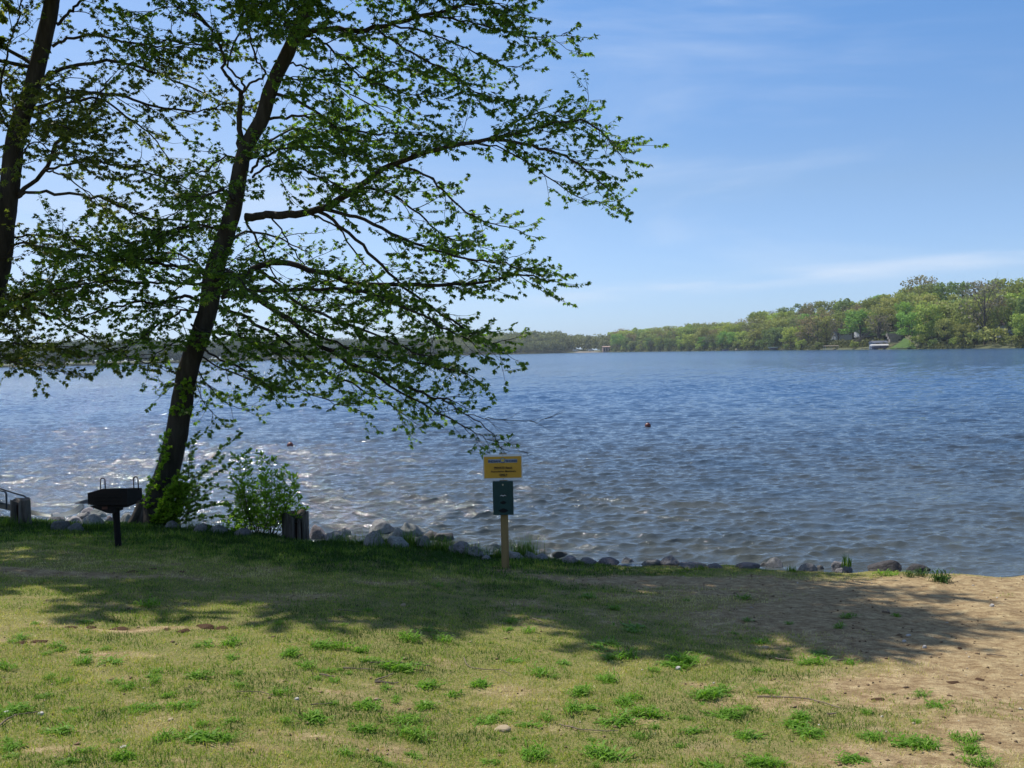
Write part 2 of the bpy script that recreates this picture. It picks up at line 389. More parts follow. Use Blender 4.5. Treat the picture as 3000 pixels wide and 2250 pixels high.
sepn = n.n('ShaderNodeSeparateXYZ'); n.l(P, sepn.inputs[0])
mr = n.n('ShaderNodeMapRange'); mr.inputs[1].default_value = 20; mr.inputs[2].default_value = 260; mr.inputs[3].default_value = .06; mr.inputs[4].default_value = .15; n.l(sepn.outputs[1], mr.inputs[0])
b1 = n.noise(3.2, 5, .62, vec=P, stretch=(.55, 1.25, 1)); b2 = n.noise(16, 5, .7, vec=P, stretch=(.7, 1.2, 1)); b3 = n.noise(.55, 4, .6, vec=P, stretch=(.45, 1.1, 1))
b4 = n.noise(.95, 5, .7, vec=P, stretch=(.5, 1, 1)); fm = n.n('ShaderNodeMapRange'); fm.inputs[1].default_value = 25; fm.inputs[2].default_value = 120; fm.inputs[3].default_value = 0; fm.inputs[4].default_value = .42; n.l(sepn.outputs[1], fm.inputs[0])
h = n.math('ADD', n.math('MULTIPLY', b4, fm.outputs[0]), n.math('MULTIPLY', b1, .045)); h = n.math('ADD', h, n.math('ADD', n.math('MULTIPLY', b2, .011), n.math('MULTIPLY', b3, .06)))
md = n.n('ShaderNodeMapRange'); md.inputs[1].default_value = 13; md.inputs[2].default_value = 60; n.l(sepn.outputs[1], md.inputs[0])      # silty shallows; farther out, reflected sky blue put into the body colour
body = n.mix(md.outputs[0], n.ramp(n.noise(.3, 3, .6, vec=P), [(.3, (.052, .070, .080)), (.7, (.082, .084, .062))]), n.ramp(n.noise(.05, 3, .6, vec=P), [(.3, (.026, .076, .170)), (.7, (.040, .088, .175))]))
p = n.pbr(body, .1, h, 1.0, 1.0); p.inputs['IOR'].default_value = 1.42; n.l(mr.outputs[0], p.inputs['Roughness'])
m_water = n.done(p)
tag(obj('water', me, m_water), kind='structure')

# ------------------------------------------------------------------ leaves
_la = [(-112, .5), (-80, .42), (-50, .86), (-25, .52), (0, 1.05), (25, .52), (50, .86), (80, .42), (112, .5)]
LEAF = np.array([(-.12, 0, 0)] + [(r_ * math.cos(R(a_)), r_ * math.sin(R(a_)), -.28 * r_ * r_) for a_, r_ in _la])
LEAF_F = np.array([(0, i, i + 1) for i in range(1, 9)])
OVAL = np.array([(0, 0, 0), (.35, -.2, -.01), (.35, .2, -.01), (.75, -.17, -.07), (.75, .17, -.07), (1.1, 0, -.2)])
OVAL_F = np.array([(0, 1, 2), (1, 3, 4), (1, 4, 2), (3, 5, 4)])
def leaves_mesh(name, P, D, S, tint, seed=0, shape=(LEAF, LEAF_F), tilt=.55, up=None):
    r = np.random.default_rng(seed); P = np.asarray(P); D = np.asarray(D); n_ = len(P)
    D = D / (np.linalg.norm(D, axis=1, keepdims=True) + 1e-9)
    U = np.array([[0, 0, 1.]]) + r.normal(size=(n_, 3)) * tilt
    Wd = np.cross(U, D); Wd /= np.linalg.norm(Wd, axis=1, keepdims=True) + 1e-9
    U = np.cross(D, Wd)
    L, Fc = shape; k = len(L); S = np.asarray(S)[:, None, None]
    V = P[:, None] + S * (L[None, :, 0:1] * D[:, None] + L[None, :, 1:2] * Wd[:, None] + L[None, :, 2:3] * U[:, None])
    f = (np.arange(n_)[:, None, None] * k + Fc[None]).reshape(-1, 3)
    me = mesh_np(name, V.reshape(-1, 3), [f]); attr(me, 'tint', np.repeat(tint, k)); return me

class Tree:
    def __init__(s, Y0, seed): s.Y = Y0; s.r = np.random.default_rng(seed); s.wood = Tubes(); s.tw = Tubes(); s.LP = []; s.LD = []; s.LS = []; s.LT = []
    def leafat(s, p, d, size=1, t=None):
        r = s.r
        s.LP.append(p); s.LD.append(d); s.LS.append((.030 + .030 * r.random()) * size); s.LT.append(np.clip(r.normal(.42, .2) if t is None else t, 0, 1))
    def twig(s, p, d, L, dens, size):
        r = s.r; n_ = 4; pts = [p]; d = d / np.linalg.norm(d)
        for i in range(n_ - 1):
            d = d + r.normal(size=3) * .16 + np.array([0, 0, .06]); d /= np.linalg.norm(d); pts.append(pts[-1] + d * L / (n_ - 1))
        s.tw.add(pts, np.linspace(.0032, .0016, n_), 3)
        if dens <= 0: return
        pts = np.array(pts); m = max(2, int(L / .0205 * dens))
        for j in range(m):
            u = (.12 + .88 * (j + 1) / m) * (n_ - 1) - 1e-6; i = int(u); q = pts[i] + (pts[i + 1] - pts[i]) * (u - i)
            a = r.random() * 6.28; o = np.array([math.cos(a), math.sin(a), -.15 - .75 * r.random()]) + d * .5
            s.leafat(q + o * .02, o, size)
        for j in range(3):
            a = r.random() * 6.28; o = d * .8 + np.array([math.cos(a), math.sin(a), -.5 * r.random()]) * .8; s.leafat(pts[-1], o, size * 1.05)
    def spray(s, p, d, L, dens=1, r0=.008, size=1, droop=.35, sub=True):
        r = s.r; n_ = 7; pts = [p]; d = d / np.linalg.norm(d); st = L / (n_ - 1)
        for i in range(n_ - 1):
            g = -droop * .22 if i < 4 else .14
            d = d + np.array([.015, 0, g]) + r.normal(size=3) * .10; d /= np.linalg.norm(d); pts.append(pts[-1] + d * st)
        pts = np.array(pts); s.tw.add(pts, np.linspace(r0, .0025, n_), 4)
        m = max(2, int(L / .13)); sg = 1
        for j in range(m):
            u = (.12 + .88 * j / m) * (n_ - 1); i = int(u); q = pts[i] + (pts[i + 1] - pts[i]) * (u - i); T = pts[i + 1] - pts[i]; T /= np.linalg.norm(T)
            side = np.cross(T, [0, 0, 1.]); side /= np.linalg.norm(side) + 1e-6; sg = -sg
            dd = T * (.5 + .4 * r.random()) + side * sg * (.5 + .5 * r.random()) + np.array([0, 0, r.normal() * .42])
            if r.random() < .92: s.twig(q, dd, (.14 + .30 * r.random()) * (1.1 - .3 * j / m), dens, size)
        s.twig(pts[-1], pts[-1] - pts[-2], .2, dens, size)
    def limb(s, px, w0, w1, dY=0, y0=0, dens=1, L=(.5, 1.1), start=.12, step=.2, droop=.35, size=1, wood=True, r0=None, vert=.38):
        """px: photo pixels of the limb; y0, dY: its distance from the trunk's plane at root and tip"""
        m = len(px); P = np.array([at(a, b, s.Y + y0 + (dY - y0) * (i / (m - 1)) ** 1.1) for i, (a, b) in enumerate(px)])
        s.grow(P, w0 * s.Y / F / 2 * .82, w1 * s.Y / F / 2 * .75, dens, L, start, step, droop, size, vert)
    def grow(s, P, ra, rb, dens=1, L=(.5, 1.1), start=.12, step=.2, droop=.35, size=1, vert=.25):
        r = s.r; n_ = max(8, int(4 * len(P)))
        P = spline(P, n_); seg = np.linalg.norm(np.diff(P, axis=0), axis=1); cum = np.concatenate([[0], np.cumsum(seg)]); tot = cum[-1]
        jit = r.normal(size=P.shape) * .012; jit[0] = 0; P = P + jit
        tt = cum / tot
        s.wood.add(P, ra * (1 - tt) ** .8 + rb * (1 - (1 - tt) ** .8), 8, .2)
        if dens < 0: return
        q = start * tot; sg = 1
        while q < tot:
            i = min(np.searchsorted(cum, q) - 1, n_ - 2); i = max(i, 0); u = (q - cum[i]) / max(seg[i], 1e-6); p = P[i] + (P[i + 1] - P[i]) * u
            T = (P[i + 1] - P[i]) / seg[i]; side = np.cross(T, [0, 0, 1.]); side /= np.linalg.norm(side) + 1e-6; sg = -sg; f = q / tot; dloc = dens * (.42 + 1.05 * r.random())
            dd = T * (.55 + .5 * r.random()) + side * sg * (.35 + .8 * r.random()) + np.array([0, 0, r.normal(.12, vert)])
            ln = (L[0] + (L[1] - L[0]) * r.random()) * (1.15 - .55 * f)
            s.spray(p, dd, ln, dloc if dens > 0 else 0, .0035 + .005 * ln, size, droop)
            q += step * (.6 + .8 * r.random())
        T = P[-1] - P[-2]; s.spray(P[-1], T, L[0] * .8, dens, .006, size, droop * .6)
    def finish(s, root, mat):
        tr = obj('limbs', s.wood.mesh('limbs'), m_bark, root); tr2 = obj('twigs', s.tw.mesh('twigs'), m_twig, root)
        cn = obj('crown', leaves_mesh('crown', s.LP, s.LD, s.LS, s.LT, 3), mat, root)
        print('leaves', len(s.LP)); return cn

def trunk_mesh(px, Yf, k=20, flare=None, z0=None):
    P = np.array([at(a, b, Yf) for a, b, w_ in px]); rad = np.array([w_ for a, b, w_ in px]) * Yf / F / 2
    n_ = len(P) * 6; Q = spline(P, n_); rr = spline(np.stack([rad, rad, rad], 1), n_)[:, 0]
    T = Tubes(); T.add(Q, rr, k, .22); return T, Q, rr
def roots(T, base, r0, seed, k=7):
    r = np.random.default_rng(seed)
    for i in range(k):
        a = i / k * 6.28 + r.random() * .5; L = r0 * (1.5 + 1.0 * r.random()); d = np.array([math.cos(a), math.sin(a), 0])
        P = []
        for u in np.linspace(0, 1, 6):
            q = base + d * (r0 * .55 + L * u); z = float(gz(q[0], q[1])); q[2] = (base[2] + r0 * 2.2) * (1 - u) ** 2.2 + (z - .01 - .05 * u) * (1 - (1 - u) ** 2.2); P.append(q)
        T.add(np.array(P), np.linspace(r0 * .5, r0 * .16, 6), 8, .2)

# main maple
TY = 14.8
main_px = [(432, 1552, 118), (447, 1525, 102), (462, 1480, 86), (485, 1400, 73), (512, 1300, 66), (530, 1200, 62), (547, 1100, 60), (580, 1000, 56), (611, 900, 56), (626, 800, 57), (658, 700, 51),
           (686, 600, 47), (703, 500, 46), (722, 430, 42), (766, 350, 41), (797, 250, 40), (845, 150, 39), (887, 50, 36), (907, 0, 34), (950, -150, 31), (985, -330, 29), (1010, -560, 25), (1025, -850, 18), (1030, -1150, 12), (1030, -1350, 7)]
T, Q, rr = trunk_mesh(main_px, TY)
b0 = gpt(440, 1533); base = np.array([Q[3][0], TY, float(gz(Q[3][0], TY))]); roots(T, base, .17, 4)
maple = empty('maple_tree', tuple(base), 'tall leaning maple whose branches spread over the lake, behind the grill', 'tree')
def world_parent(o, root): o.parent = root; o.matrix_parent_inverse = Matrix.Translation(-Vector(root.location)); return o
tk = obj('trunk', T.mesh('trunk'), m_bark)
mt = Tree(TY, 21)
ml = mt.limb
# --- right side limbs (photo pixels)
ml([(719, 636), (790, 632), (841, 629), (949, 610), (1044, 549), (1152, 481), (1302, 434), (1437, 407)], 30, 14, -.6, start=.3, step=.16)
ml([(1437, 407), (1530, 420), (1627, 447), (1710, 495), (1790, 560)], 13, 4, -.9, -.6, start=0, step=.13, L=(.35, .75))
ml([(1437, 407), (1560, 380), (1695, 353), (1775, 400), (1820, 450)], 10, 4, -1.2, -.6, start=0, step=.13, L=(.35, .8))
ml([(1437, 407), (1500, 360), (1580, 330), (1680, 350)], 8, 3, -.2, -.6, start=.1, step=.14, L=(.35, .7))
ml([(1380, 415), (1500, 450), (1640, 545), (1730, 590), (1780, 590)], 6, 3, .2, -.5, start=.5, step=.2, L=(.3, .5))
ml([(1152, 481), (1260, 520), (1340, 600), (1420, 650), (1500, 670)], 10, 3, -.2, -.4, start=.2, step=.17, L=(.3, .6))
ml([(1044, 549), (1130, 560), (1220, 620), (1300, 690), (1400, 720)], 10, 3, .5, -.3, start=.2, step=.15)
ml([(950, 612), (1060, 640), (1180, 700), (1330, 750), (1450, 770), (1530, 790)], 14, 4, -.9, -.2, start=.25, step=.13)
ml([(930, 618), (1030, 690), (1120, 780), (1220, 870), (1350, 960), (1430, 1000), (1470, 1035)], 13, 4, -.5, -.2, start=.35, step=.13)
ml([(900, 622), (980, 660), (1060, 760), (1130, 850), (1200, 930)], 8, 3, .9, 0, dens=.5, start=.5, step=.2)
ml([(648, 860), (700, 815), (760, 780), (830, 770), (940, 800), (1060, 830), (1250, 835), (1400, 830), (1530, 805), (1600, 820)], 24, 5, -.6, start=.25, step=.13)
ml([(650, 872), (740, 850), (900, 850), (1050, 850), (1180, 900), (1300, 960), (1380, 995)], 16, 4, -1.6, start=.2, step=.13)
ml([(648, 850), (760, 880), (860, 950), (980, 1040), (1080, 1090), (1190, 1130), (1260, 1160), (1330, 1175)], 22, 5, -1.2, start=.2, step=.13, L=(.4, .75), dens=.8)
ml([(1080, 1090), (1180, 1150), (1290, 1210), (1380, 1260), (1430, 1290)], 9, 2.5, -1.4, -.9, start=.1, step=.19, L=(.25, .55), dens=.7)
ml([(860, 950), (980, 1000), (1120, 1050), (1260, 1070), (1340, 1085)], 10, 3, -2.0, -.6, start=.1, step=.16, L=(.4, .8), dens=.8)
ml([(640, 900), (740, 940), (860, 1020), (960, 1090), (1060, 1140), (1170, 1200)], 14, 3, .6, start=.25, step=.13)
ml([(760, 790), (900, 900), (1050, 960), (1160, 1010), (1250, 1050)], 12, 4, -1.8, -.3, start=.2, step=.12)
ml([(790, 630), (840, 700), (900, 790), (960, 880)], 7, 2, .6, dens=0, start=.2, step=.3, L=(.4, .8))
ml([(719, 640), (760, 720), (800, 800), (880, 870)], 9, 3, 1.0, dens=.25, start=.3, step=.3)
# bare hanging twigs and the bare tip above the sign
ml([(1290, 1165), (1370, 1215), (1440, 1270), (1470, 1315), (1530, 1322)], 5, 1.5, -1.6, -1.2, dens=0, start=.3, step=.35, L=(.15, .35))
ml([(1370, 1215), (1450, 1228), (1540, 1235), (1600, 1225)], 3, 1.2, -1.4, -1.2, dens=0, start=.2, step=.3, L=(.12, .25))
# low twigs under the crown
ml([(585, 1010), (640, 1050), (710, 1080), (770, 1120), (800, 1150)], 9, 3, -1.0, start=.25, step=.13, L=(.3, .7))
ml([(585, 1040), (650, 1080), (760, 1120), (900, 1150), (1000, 1190)], 7, 2, -.4, start=.25, step=.2, L=(.3, .6))
ml([(565, 1060), (610, 1130), (660, 1180), (720, 1200)], 6, 2, .8, start=.2, step=.16, L=(.3, .6))
ml([(560, 1090), (590, 1160), (620, 1220)], 4, 2, -.3, start=.2, step=.2, L=(.2, .4))
ml([(555, 1080), (520, 1120), (480, 1150)], 4, 2, -.2, start=.3, step=.22, L=(.2, .4))
# --- top right
ml([(878, 118), (920, 90), (990, 85), (1060, 88), (1150, 70), (1240, 45), (1360, 15), (1450, 10)], 22, 6, -.6, start=.15, step=.15)
ml([(1240, 50), (1340, 60), (1450, 80), (1560, 110), (1650, 105)], 8, 2.5, -1.0, -.3, start=.1, step=.15, L=(.3, .7))
ml([(1150, 72), (1270, 100), (1380, 150), (1470, 190), (1520, 195)], 8, 2.5, -.2, -.3, start=.25, step=.15, L=(.35, .7))
ml([(1100, 80), (1180, 140), (1280, 190), (1400, 270), (1480, 300)], 9, 3, -.8, -.2, start=.15, step=.14, L=(.35, .7))
ml([(1000, 88), (1090, 150), (1180, 200), (1280, 230), (1380, 250)], 8, 3, .6, -.2, start=.2, step=.15, L=(.35, .8))
ml([(880, 122), (930, 115), (980, 150), (1040, 210), (1090, 245), (1180, 270), (1240, 280)], 9, 3, -.9, start=.2, step=.14)
ml([(830, 190), (880, 190), (960, 230), (1050, 290), (1150, 320)], 8, 3, .8, start=.2, step=.16)
ml([(809, 276), (860, 289), (905, 316), (1000, 375), (1100, 390), (1230, 395)], 12, 3, -1.0, start=.3, step=.14)
ml([(785, 350), (870, 340), (950, 355), (1020, 400), (1110, 440)], 11, 3, .4, start=.2, step=.15)
ml([(740, 520), (800, 480), (900, 500), (1000, 550), (1080, 600)], 9, 3, -1.3, start=.15, step=.13, L=(.4, .9), dens=1.2)
ml([(735, 505), (760, 470), (830, 440), (960, 430), (1050, 460)], 10, 3, -1.9, start=.15, step=.13, dens=1.2)
ml([(900, 20), (980, -20), (1100, -30), (1250, -10), (1400, 0), (1500, 30)], 14, 4, -.9, start=.15, step=.14)
ml([(910, -20), (1000, -60), (1150, -90), (1350, -80), (1480, -30)], 14, 4, .4, start=.15, step=.15)
# --- secondary leader and its forks
ml([(704, 480), (702, 380), (705, 300), (706, 266)], 22, 19, .15, .1, dens=-1)
ml([(706, 268), (662, 215), (650, 150), (612, 80), (560, 20), (530, -60), (500, -220)], 13, 4, -.4, .15, start=.25, step=.16)
ml([(708, 268), (714, 248), (672, 195), (690, 120), (712, 60), (715, -60)], 9, 3, .5, .15, start=.3, step=.16)
ml([(708, 268), (745, 240), (778, 215), (757, 185), (735, 120), (722, 40), (712, -90)], 9, 4, -.5, .15, start=.4, step=.15)
ml([(650, 150), (580, 130), (500, 120), (420, 110)], 7, 2, -.9, -.2, start=.1, step=.14)
ml([(612, 80), (560, 40), (500, 20), (430, 30)], 6, 2, .2, -.2, start=.1, step=.14)
ml([(700, 80), (760, 50), (820, 60), (850, 90)], 6, 2, -1.8, -.2, start=.0, step=.1, dens=1.3)
ml([(700, 60), (740, 20), (820, -10), (880, -30)], 6, 2, -1.3, -.2, start=.0, step=.1, dens=1.3)
# --- left side limbs
ml([(583, 880), (538, 867), (475, 890), (400, 885), (310, 905), (230, 930)], 13, 4, -.5, start=.12, step=.12)
ml([(588, 799), (520, 781), (407, 767), (316, 758), (240, 720), (180, 690)], 13, 4, -.9, start=.12, step=.11, dens=1.15)
ml([(610, 830), (540, 830), (430, 830), (320, 820), (210, 840), (120, 850)], 10, 3, -1.5, start=.1, step=.11, dens=1.15)
ml([(660, 690), (600, 660), (520, 670), (430, 700), (350, 720)], 10, 3, -.7, start=.12, step=.13)
ml([(600, 920), (540, 910), (470, 950), (400, 1000), (330, 1020)], 9, 3, -1.1, start=.12, step=.13)
ml([(560, 950), (600, 970), (680, 980), (755, 1000), (840, 1060)], 8, 3, -1.6, start=.1, step=.12)
ml([(690, 570), (640, 560), (560, 600), (480, 640)], 8, 3, -.5, start=.15, step=.16)
ml([(712, 470), (660, 460), (600, 500), (530, 520)], 7, 3, .6, start=.15, step=.17)
ml([(800, 240), (860, 230), (900, 260)], 6, 3, -1.2, start=.2, step=.15)
ml([(570, 1000), (520, 1000), (470, 1030), (430, 1070)], 6, 2, -.4, start=.15, step=.17, L=(.3, .6))
# --- towards and away from the viewer
ml([(622, 820), (640, 790), (680, 800), (730, 850)], 14, 4, -2.6, start=.15, step=.12, dens=1.1)
ml([(690, 590), (660, 560), (640, 560), (560, 590)], 12, 4, -2.4, start=.3, step=.18)
ml([(700, 520), (760, 440), (860, 380), (960, 380)], 12, 4, 2.6, start=.2, step=.18)
ml([(650, 730), (720, 680), (820, 700), (900, 740)], 12, 4, 3.0, start=.35, step=.3, dens=.6)
ml([(620, 850), (560, 760), (460, 740), (380, 760)], 12, 4, 2.6, start=.2, step=.18)
# --- above the picture (they cast the shadow on the lawn)
for (a, b, dy) in [((1300, -420), (950, -150), -1.0), ((1150, -330), (960, -180), .6), ((350, -480), (985, -330), -1.2), ((380, -1050), (1012, -600), -.6), ((560, -1350), (1026, -900), -1.6), ((760, -820), (1005, -480), -3.2), ((600, -420), (950, -150), -.8), ((480, -740), (990, -360), .5), ((620, -1000), (1012, -600), -1.5),
                   ((1250, -950), (1012, -600), .8), ((1180, -1250), (1026, -900), -.6), ((750, -1300), (1026, -900), .6), ((850, -660), (995, -400), -2.8), ((1150, -620), (985, -330), 2.6), ((1100, -330), (940, -110), -2.6), ((700, -250), (930, -80), -2.4), ((1250, -200), (935, -90), -2.2),
                   ((1080, -1050), (1018, -720), -2.4), ((900, -1150), (1020, -780), 1.6), ((900, -1480), (1030, -1150), .5), ((1200, -850), (1015, -560), -2.6)]:
    ml([b, (b[0] * .55 + a[0] * .45, b[1] * .45 + a[1] * .55 - 30), (b[0] * .2 + a[0] * .8, b[1] * .18 + a[1] * .82), a], 16, 4, dy, start=.2, step=.14, L=(.7, 1.4), dens=(.7 if a[0] > 1100 else 1.6), size=1.7)
mt.finish(None, m_leaf)
for nm in ('limbs', 'twigs', 'crown'): world_parent(bpy.data.objects[nm], maple)
world_parent(tk, maple)
for o in list(maple.children): o.name = o.name + '_x'

# left maple
LY = 15.6
left_px = [(-150, 1560, 120), (-135, 1500, 92), (-100, 1300, 80), (-58, 1060, 70), (-20, 870, 63), (3, 750, 60), (18, 620, 56), (32, 520, 54), (45, 407, 52), (65, 340, 52), (90, 270, 46), (113, 181, 46), (145, 45, 44), (155, -30, 40),
           (175, -200, 34), (190, -450, 29), (200, -750, 20), (205, -1050, 12), (205, -1250, 7)]
T, Q, rr = trunk_mesh(left_px, LY)
base = np.array([Q[3][0], LY, float(gz(Q[3][0], LY))]); roots(T, base, .19, 5)
maple2 = empty('maple_tree', tuple(base), 'dark maple trunk cut by the left edge of the picture, its limbs arching right', 'tree')
tk = obj('trunk', T.mesh('trunk'), m_bark); mt = Tree(LY, 33); ml = mt.limb
ml([(131, 230), (181, 203), (271, 181), (362, 185), (452, 212), (542, 249), (678, 307)], 14, 4, .4, start=.35, step=.17)
ml([(104, 316), (181, 289), (271, 273), (362, 283), (452, 312), (588, 325), (669, 300)], 13, 4, -.5, start=.4, step=.17)
ml([(104, 334), (203, 303), (294, 289), (384, 352), (452, 407), (520, 497)], 11, 3, .9, start=.4, step=.18)
ml([(54, 570), (135, 497), (167, 420), (244, 348), (294, 280), (325, 226)], 17, 5, .3, start=.35, step=.16)
ml([(130, 500), (203, 479), (271, 472), (362, 488), (452, 511), (565, 556)], 10, 3, -.4, 0, start=.2, step=.15)
ml([(54, 578), (90, 563), (181, 565), (280, 576), (362, 606), (430, 637), (565, 651)], 12, 4, -.3, start=.35, step=.15)
ml([(135, 501), (181, 511), (249, 556), (316, 624)], 7, 2, .6, start=.3, step=.18)
ml([(154, 136), (226, 108), (294, 108), (384, 127), (497, 136), (633, 149)], 11, 3, -.6, start=.2, step=.15)
ml([(167, 72), (203, 36), (240, 0), (280, -60)], 12, 5, .3, start=.1, step=.16)
ml([(14, 340), (0, 270), (20, 170), (50, 60), (70, -30)], 9, 4, -.6, start=.1, step=.15)
ml([(45, 400), (0, 330), (-40, 250), (-90, 180)], 12, 4, -.7, start=.1, step=.15)
ml([(60, 380), (120, 360), (180, 370), (240, 390)], 6, 2, -1.2, start=.1, step=.12, dens=1.2)
ml([(30, 520), (90, 420), (150, 440), (210, 460)], 6, 2, -1.4, start=.1, step=.14)
ml([(-10, 800), (40, 720), (110, 720), (200, 740), (280, 770)], 10, 3, -.6, start=.15, step=.12, L=(.4, .8))
ml([(10, 700), (60, 690), (150, 690), (260, 700), (330, 720)], 8, 3, .6, start=.1, step=.15)
ml([(-40, 1000), (0, 925), (50, 870), (100, 855), (200, 845)], 16, 4, -.6, start=.1, step=.12)
ml([(-25, 880), (20, 866), (70, 868), (160, 855), (240, 820)], 9, 3, -1.0, start=.1, step=.13)
ml([(90, 907), (181, 948), (271, 998), (362, 1043), (452, 1066), (520, 1090)], 8, 2, -.8, -.5, start=.3, step=.14, L=(.3, .6))
ml([(0, 870), (90, 907)], 9, 8, -.6, -.2, start=.2, step=.2)
ml([(-120, 960), (-20, 1000), (60, 1010), (150, 1010), (200, 1020)], 9, 2, -1.5, start=.2, step=.11, L=(.3, .6))
ml([(-120, 1010), (-20, 1040), (40, 1062), (110, 1075), (180, 1090)], 7, 2, -1.6, start=.2, step=.11, L=(.2, .45))
ml([(-60, 1020), (-30, 960), (10, 950), (60, 990)], 7, 2, -1.0, start=.2, step=.12, L=(.3, .5))
ml([(0, 780), (-60, 760), (-150, 760)], 10, 3, -.6, start=.1, step=.14)
ml([(5, 600), (-50, 560), (-150, 560)], 10, 3, .6, start=.1, step=.16)
ml([(100, 240), (150, 250), (200, 270)], 6, 2, -1.4, start=.1, step=.14, dens=1.1)
ml([(60, 360), (40, 300), (30, 230), (-20, 200)], 8, 3, 1.0, start=.1, step=.14, dens=1.1)
for (a, b, dy) in [((-600, -250), (150, 0), -.6), ((-560, -700), (182, -300), -1.6), ((-650, 150), (110, 200), -1.2), ((-500, -1050), (195, -600), -.8), ((-380, -1350), (203, -900), -1.2), ((-300, -800), (190, -480), -3.2), ((-450, -450), (175, -200), -3.0), ((60, -900), (195, -600), -3.2), ((520, -330), (160, -60), -.8), ((500, -700), (180, -300), .6), ((-150, -350), (160, -60), -1), ((-250, -750), (185, -350), .6), ((530, -1000), (195, -600), -1.2), ((-100, -1050), (195, -600), .5), ((300, -400), (168, -150), -2.8),
                   ((-50, -250), (150, 0), -2.6), ((100, -600), (182, -300), 2.5), ((-350, 50), (110, 200), -1.), ((-350, 400), (30, 520), .5), ((-320, 600), (10, 700), -1.8), ((420, -1300), (203, -900), .6), ((0, -1350), (203, -900), -.8), ((250, -850), (190, -480), -2.8), ((-350, -300), (160, -60), -2.2), ((220, -1100), (200, -750), -2.3)]:
    ml([b, (b[0] * .55 + a[0] * .45, b[1] * .45 + a[1] * .55 - 30), (b[0] * .2 + a[0] * .8, b[1] * .18 + a[1] * .82), a], 15, 4, dy, start=.2, step=.14, L=(.7, 1.4), dens=1.9, size=1.8)  # limbs out of view, added with oversized leaves to shade the lawn
mt.finish(None, m_leaf_far)
for nm in ('limbs', 'twigs', 'crown'): world_parent(bpy.data.objects[nm], maple2)
world_parent(tk, maple2)
for r_ in (maple, maple2):
    for o in r_.children:
        k = o.data.name.split('.')[0]; o.name = k
print('trees done')

# ------------------------------------------------------------------ sign post
m_wood = simple('treated_wood', (.34, .23, .09), (.20, .13, .05), 14, .8, stretch=(1, 1, .12), bstr=.4)
m_white = simple('white_panel', (.72, .74, .76), (.62, .64, .68), 6, .45)
m_orange = simple('orange_face', (.62, .34, .03), (.55, .29, .025), 5, .5)
m_band = simple('pale_blue_band', (.34, .40, .46), (.28, .34, .42), 12, .5)
m_navy = simple('navy_ink', (.03, .05, .14), rough=.5); m_ink = simple('dark_brown_ink', (.06, .035, .012), rough=.5); m_green = simple('dark_green_steel', (.012, .055, .05), (.008, .036, .034), 9, .5, spec=.4)
m_black = simple('black_hole', (.004, .004, .004), rough=.9); m_zinc = simple('zinc_bolt', (.5, .5, .48), rough=.35, metallic=.8); m_paper = simple('bag_plastic', (.5, .5, .5), rough=.6)
m_sun = simple('emblem_yellow', (.65, .48, .06), rough=.5)
SY = 11.9; sb = gpt(1481, 1664); SX = sb[0]
def P2(px, py, dy=0): q = at(px, py, SY + dy); return q
sroot = empty('sign_post', (SX, SY, float(gz(SX, SY))), 'yellow and white private beach sign above a dark green bag dispenser on a wooden post', 'sign')
def par(o, root): o.parent = root; o.matrix_parent_inverse = Matrix.Translation(-Vector(root.location)); return o
pz = lambda py: P2(1480, py)[2]
sc_ = SY / F
b = MB(); b.box((SX, SY + .045, (pz(1329) + sroot.location.z - .12) / 2), (.0445, .0445, (pz(1329) - sroot.location.z + .12) / 2)); par(b.build('post', m_wood, bevel=.006), sroot)
def roundrect(cx, cz, w_, h_, r_, y, n_=5):
    out = []
    for (sx_, sz_, a0) in ((1, 1, 0), (-1, 1, 90), (-1, -1, 180), (1, -1, 270)):
        for i in range(n_ + 1):
            a_ = R(a0 + 90 * i / n_); out.append((cx + sx_ * (w_ / 2 - r_) + r_ * math.cos(a_), y, cz + sz_ * (h_ / 2 - r_) + r_ * math.sin(a_)))
    return out
cx_, cz_ = SX - .004, (pz(1331) + pz(1406)) / 2; W_, H_ = .457, (pz(1331) - pz(1406))
b = MB(); b.prism(roundrect(cx_, cz_, W_, H_, .018, SY - .004), (0, .004, 0)); par(b.build('sign_panel', m_white), sroot); panel = bpy.data.objects['sign_panel']
def sub(o, parent_, root): o.parent = parent_; return o
b = MB(); b.prism(roundrect(cx_ - .001, cz_, W_ - .022, H_ * .84, .003, SY - .0065), (0, .002, 0)); sub(b.build('sign_face', m_orange), panel, sroot)
zb = cz_ + H_ * .245
b = MB(); b.prism(roundrect(cx_, zb, .34, .043, .006, SY - .0085), (0, .0015, 0)); sub(b.build('name_band', m_band), panel, sroot)
def disc(x, z, r_, y, th=.0015, k=24): bb = MB(); bb.prism([(x + r_ * math.cos(i * 2 * math.pi / k), y, z + r_ * math.sin(i * 2 * math.pi / k)) for i in range(k)], (0, th, 0)); return bb
em = disc(cx_, zb + .006, .031, SY - .0105).build('emblem', m_navy); sub(em, panel, sroot)
sub(disc(cx_, zb + .008, .0255, SY - .0125).build('emblem_center', m_band), panel, sroot)
b = disc(cx_, zb + .008, .015, SY - .0142)
for i in range(10):
    a_ = i * .6283; c0 = Vector((cx_, SY - .0142, zb + .008)); u = Vector((math.cos(a_), 0, math.sin(a_))); v_ = Vector((-u.z, 0, u.x))
    b.prism([c0 + u * .016 + v_ * .003, c0 + u * .023, c0 + u * .016 - v_ * .003], (0, .0015, 0))
sub(b.build('emblem_sun', m_sun), panel, sroot)
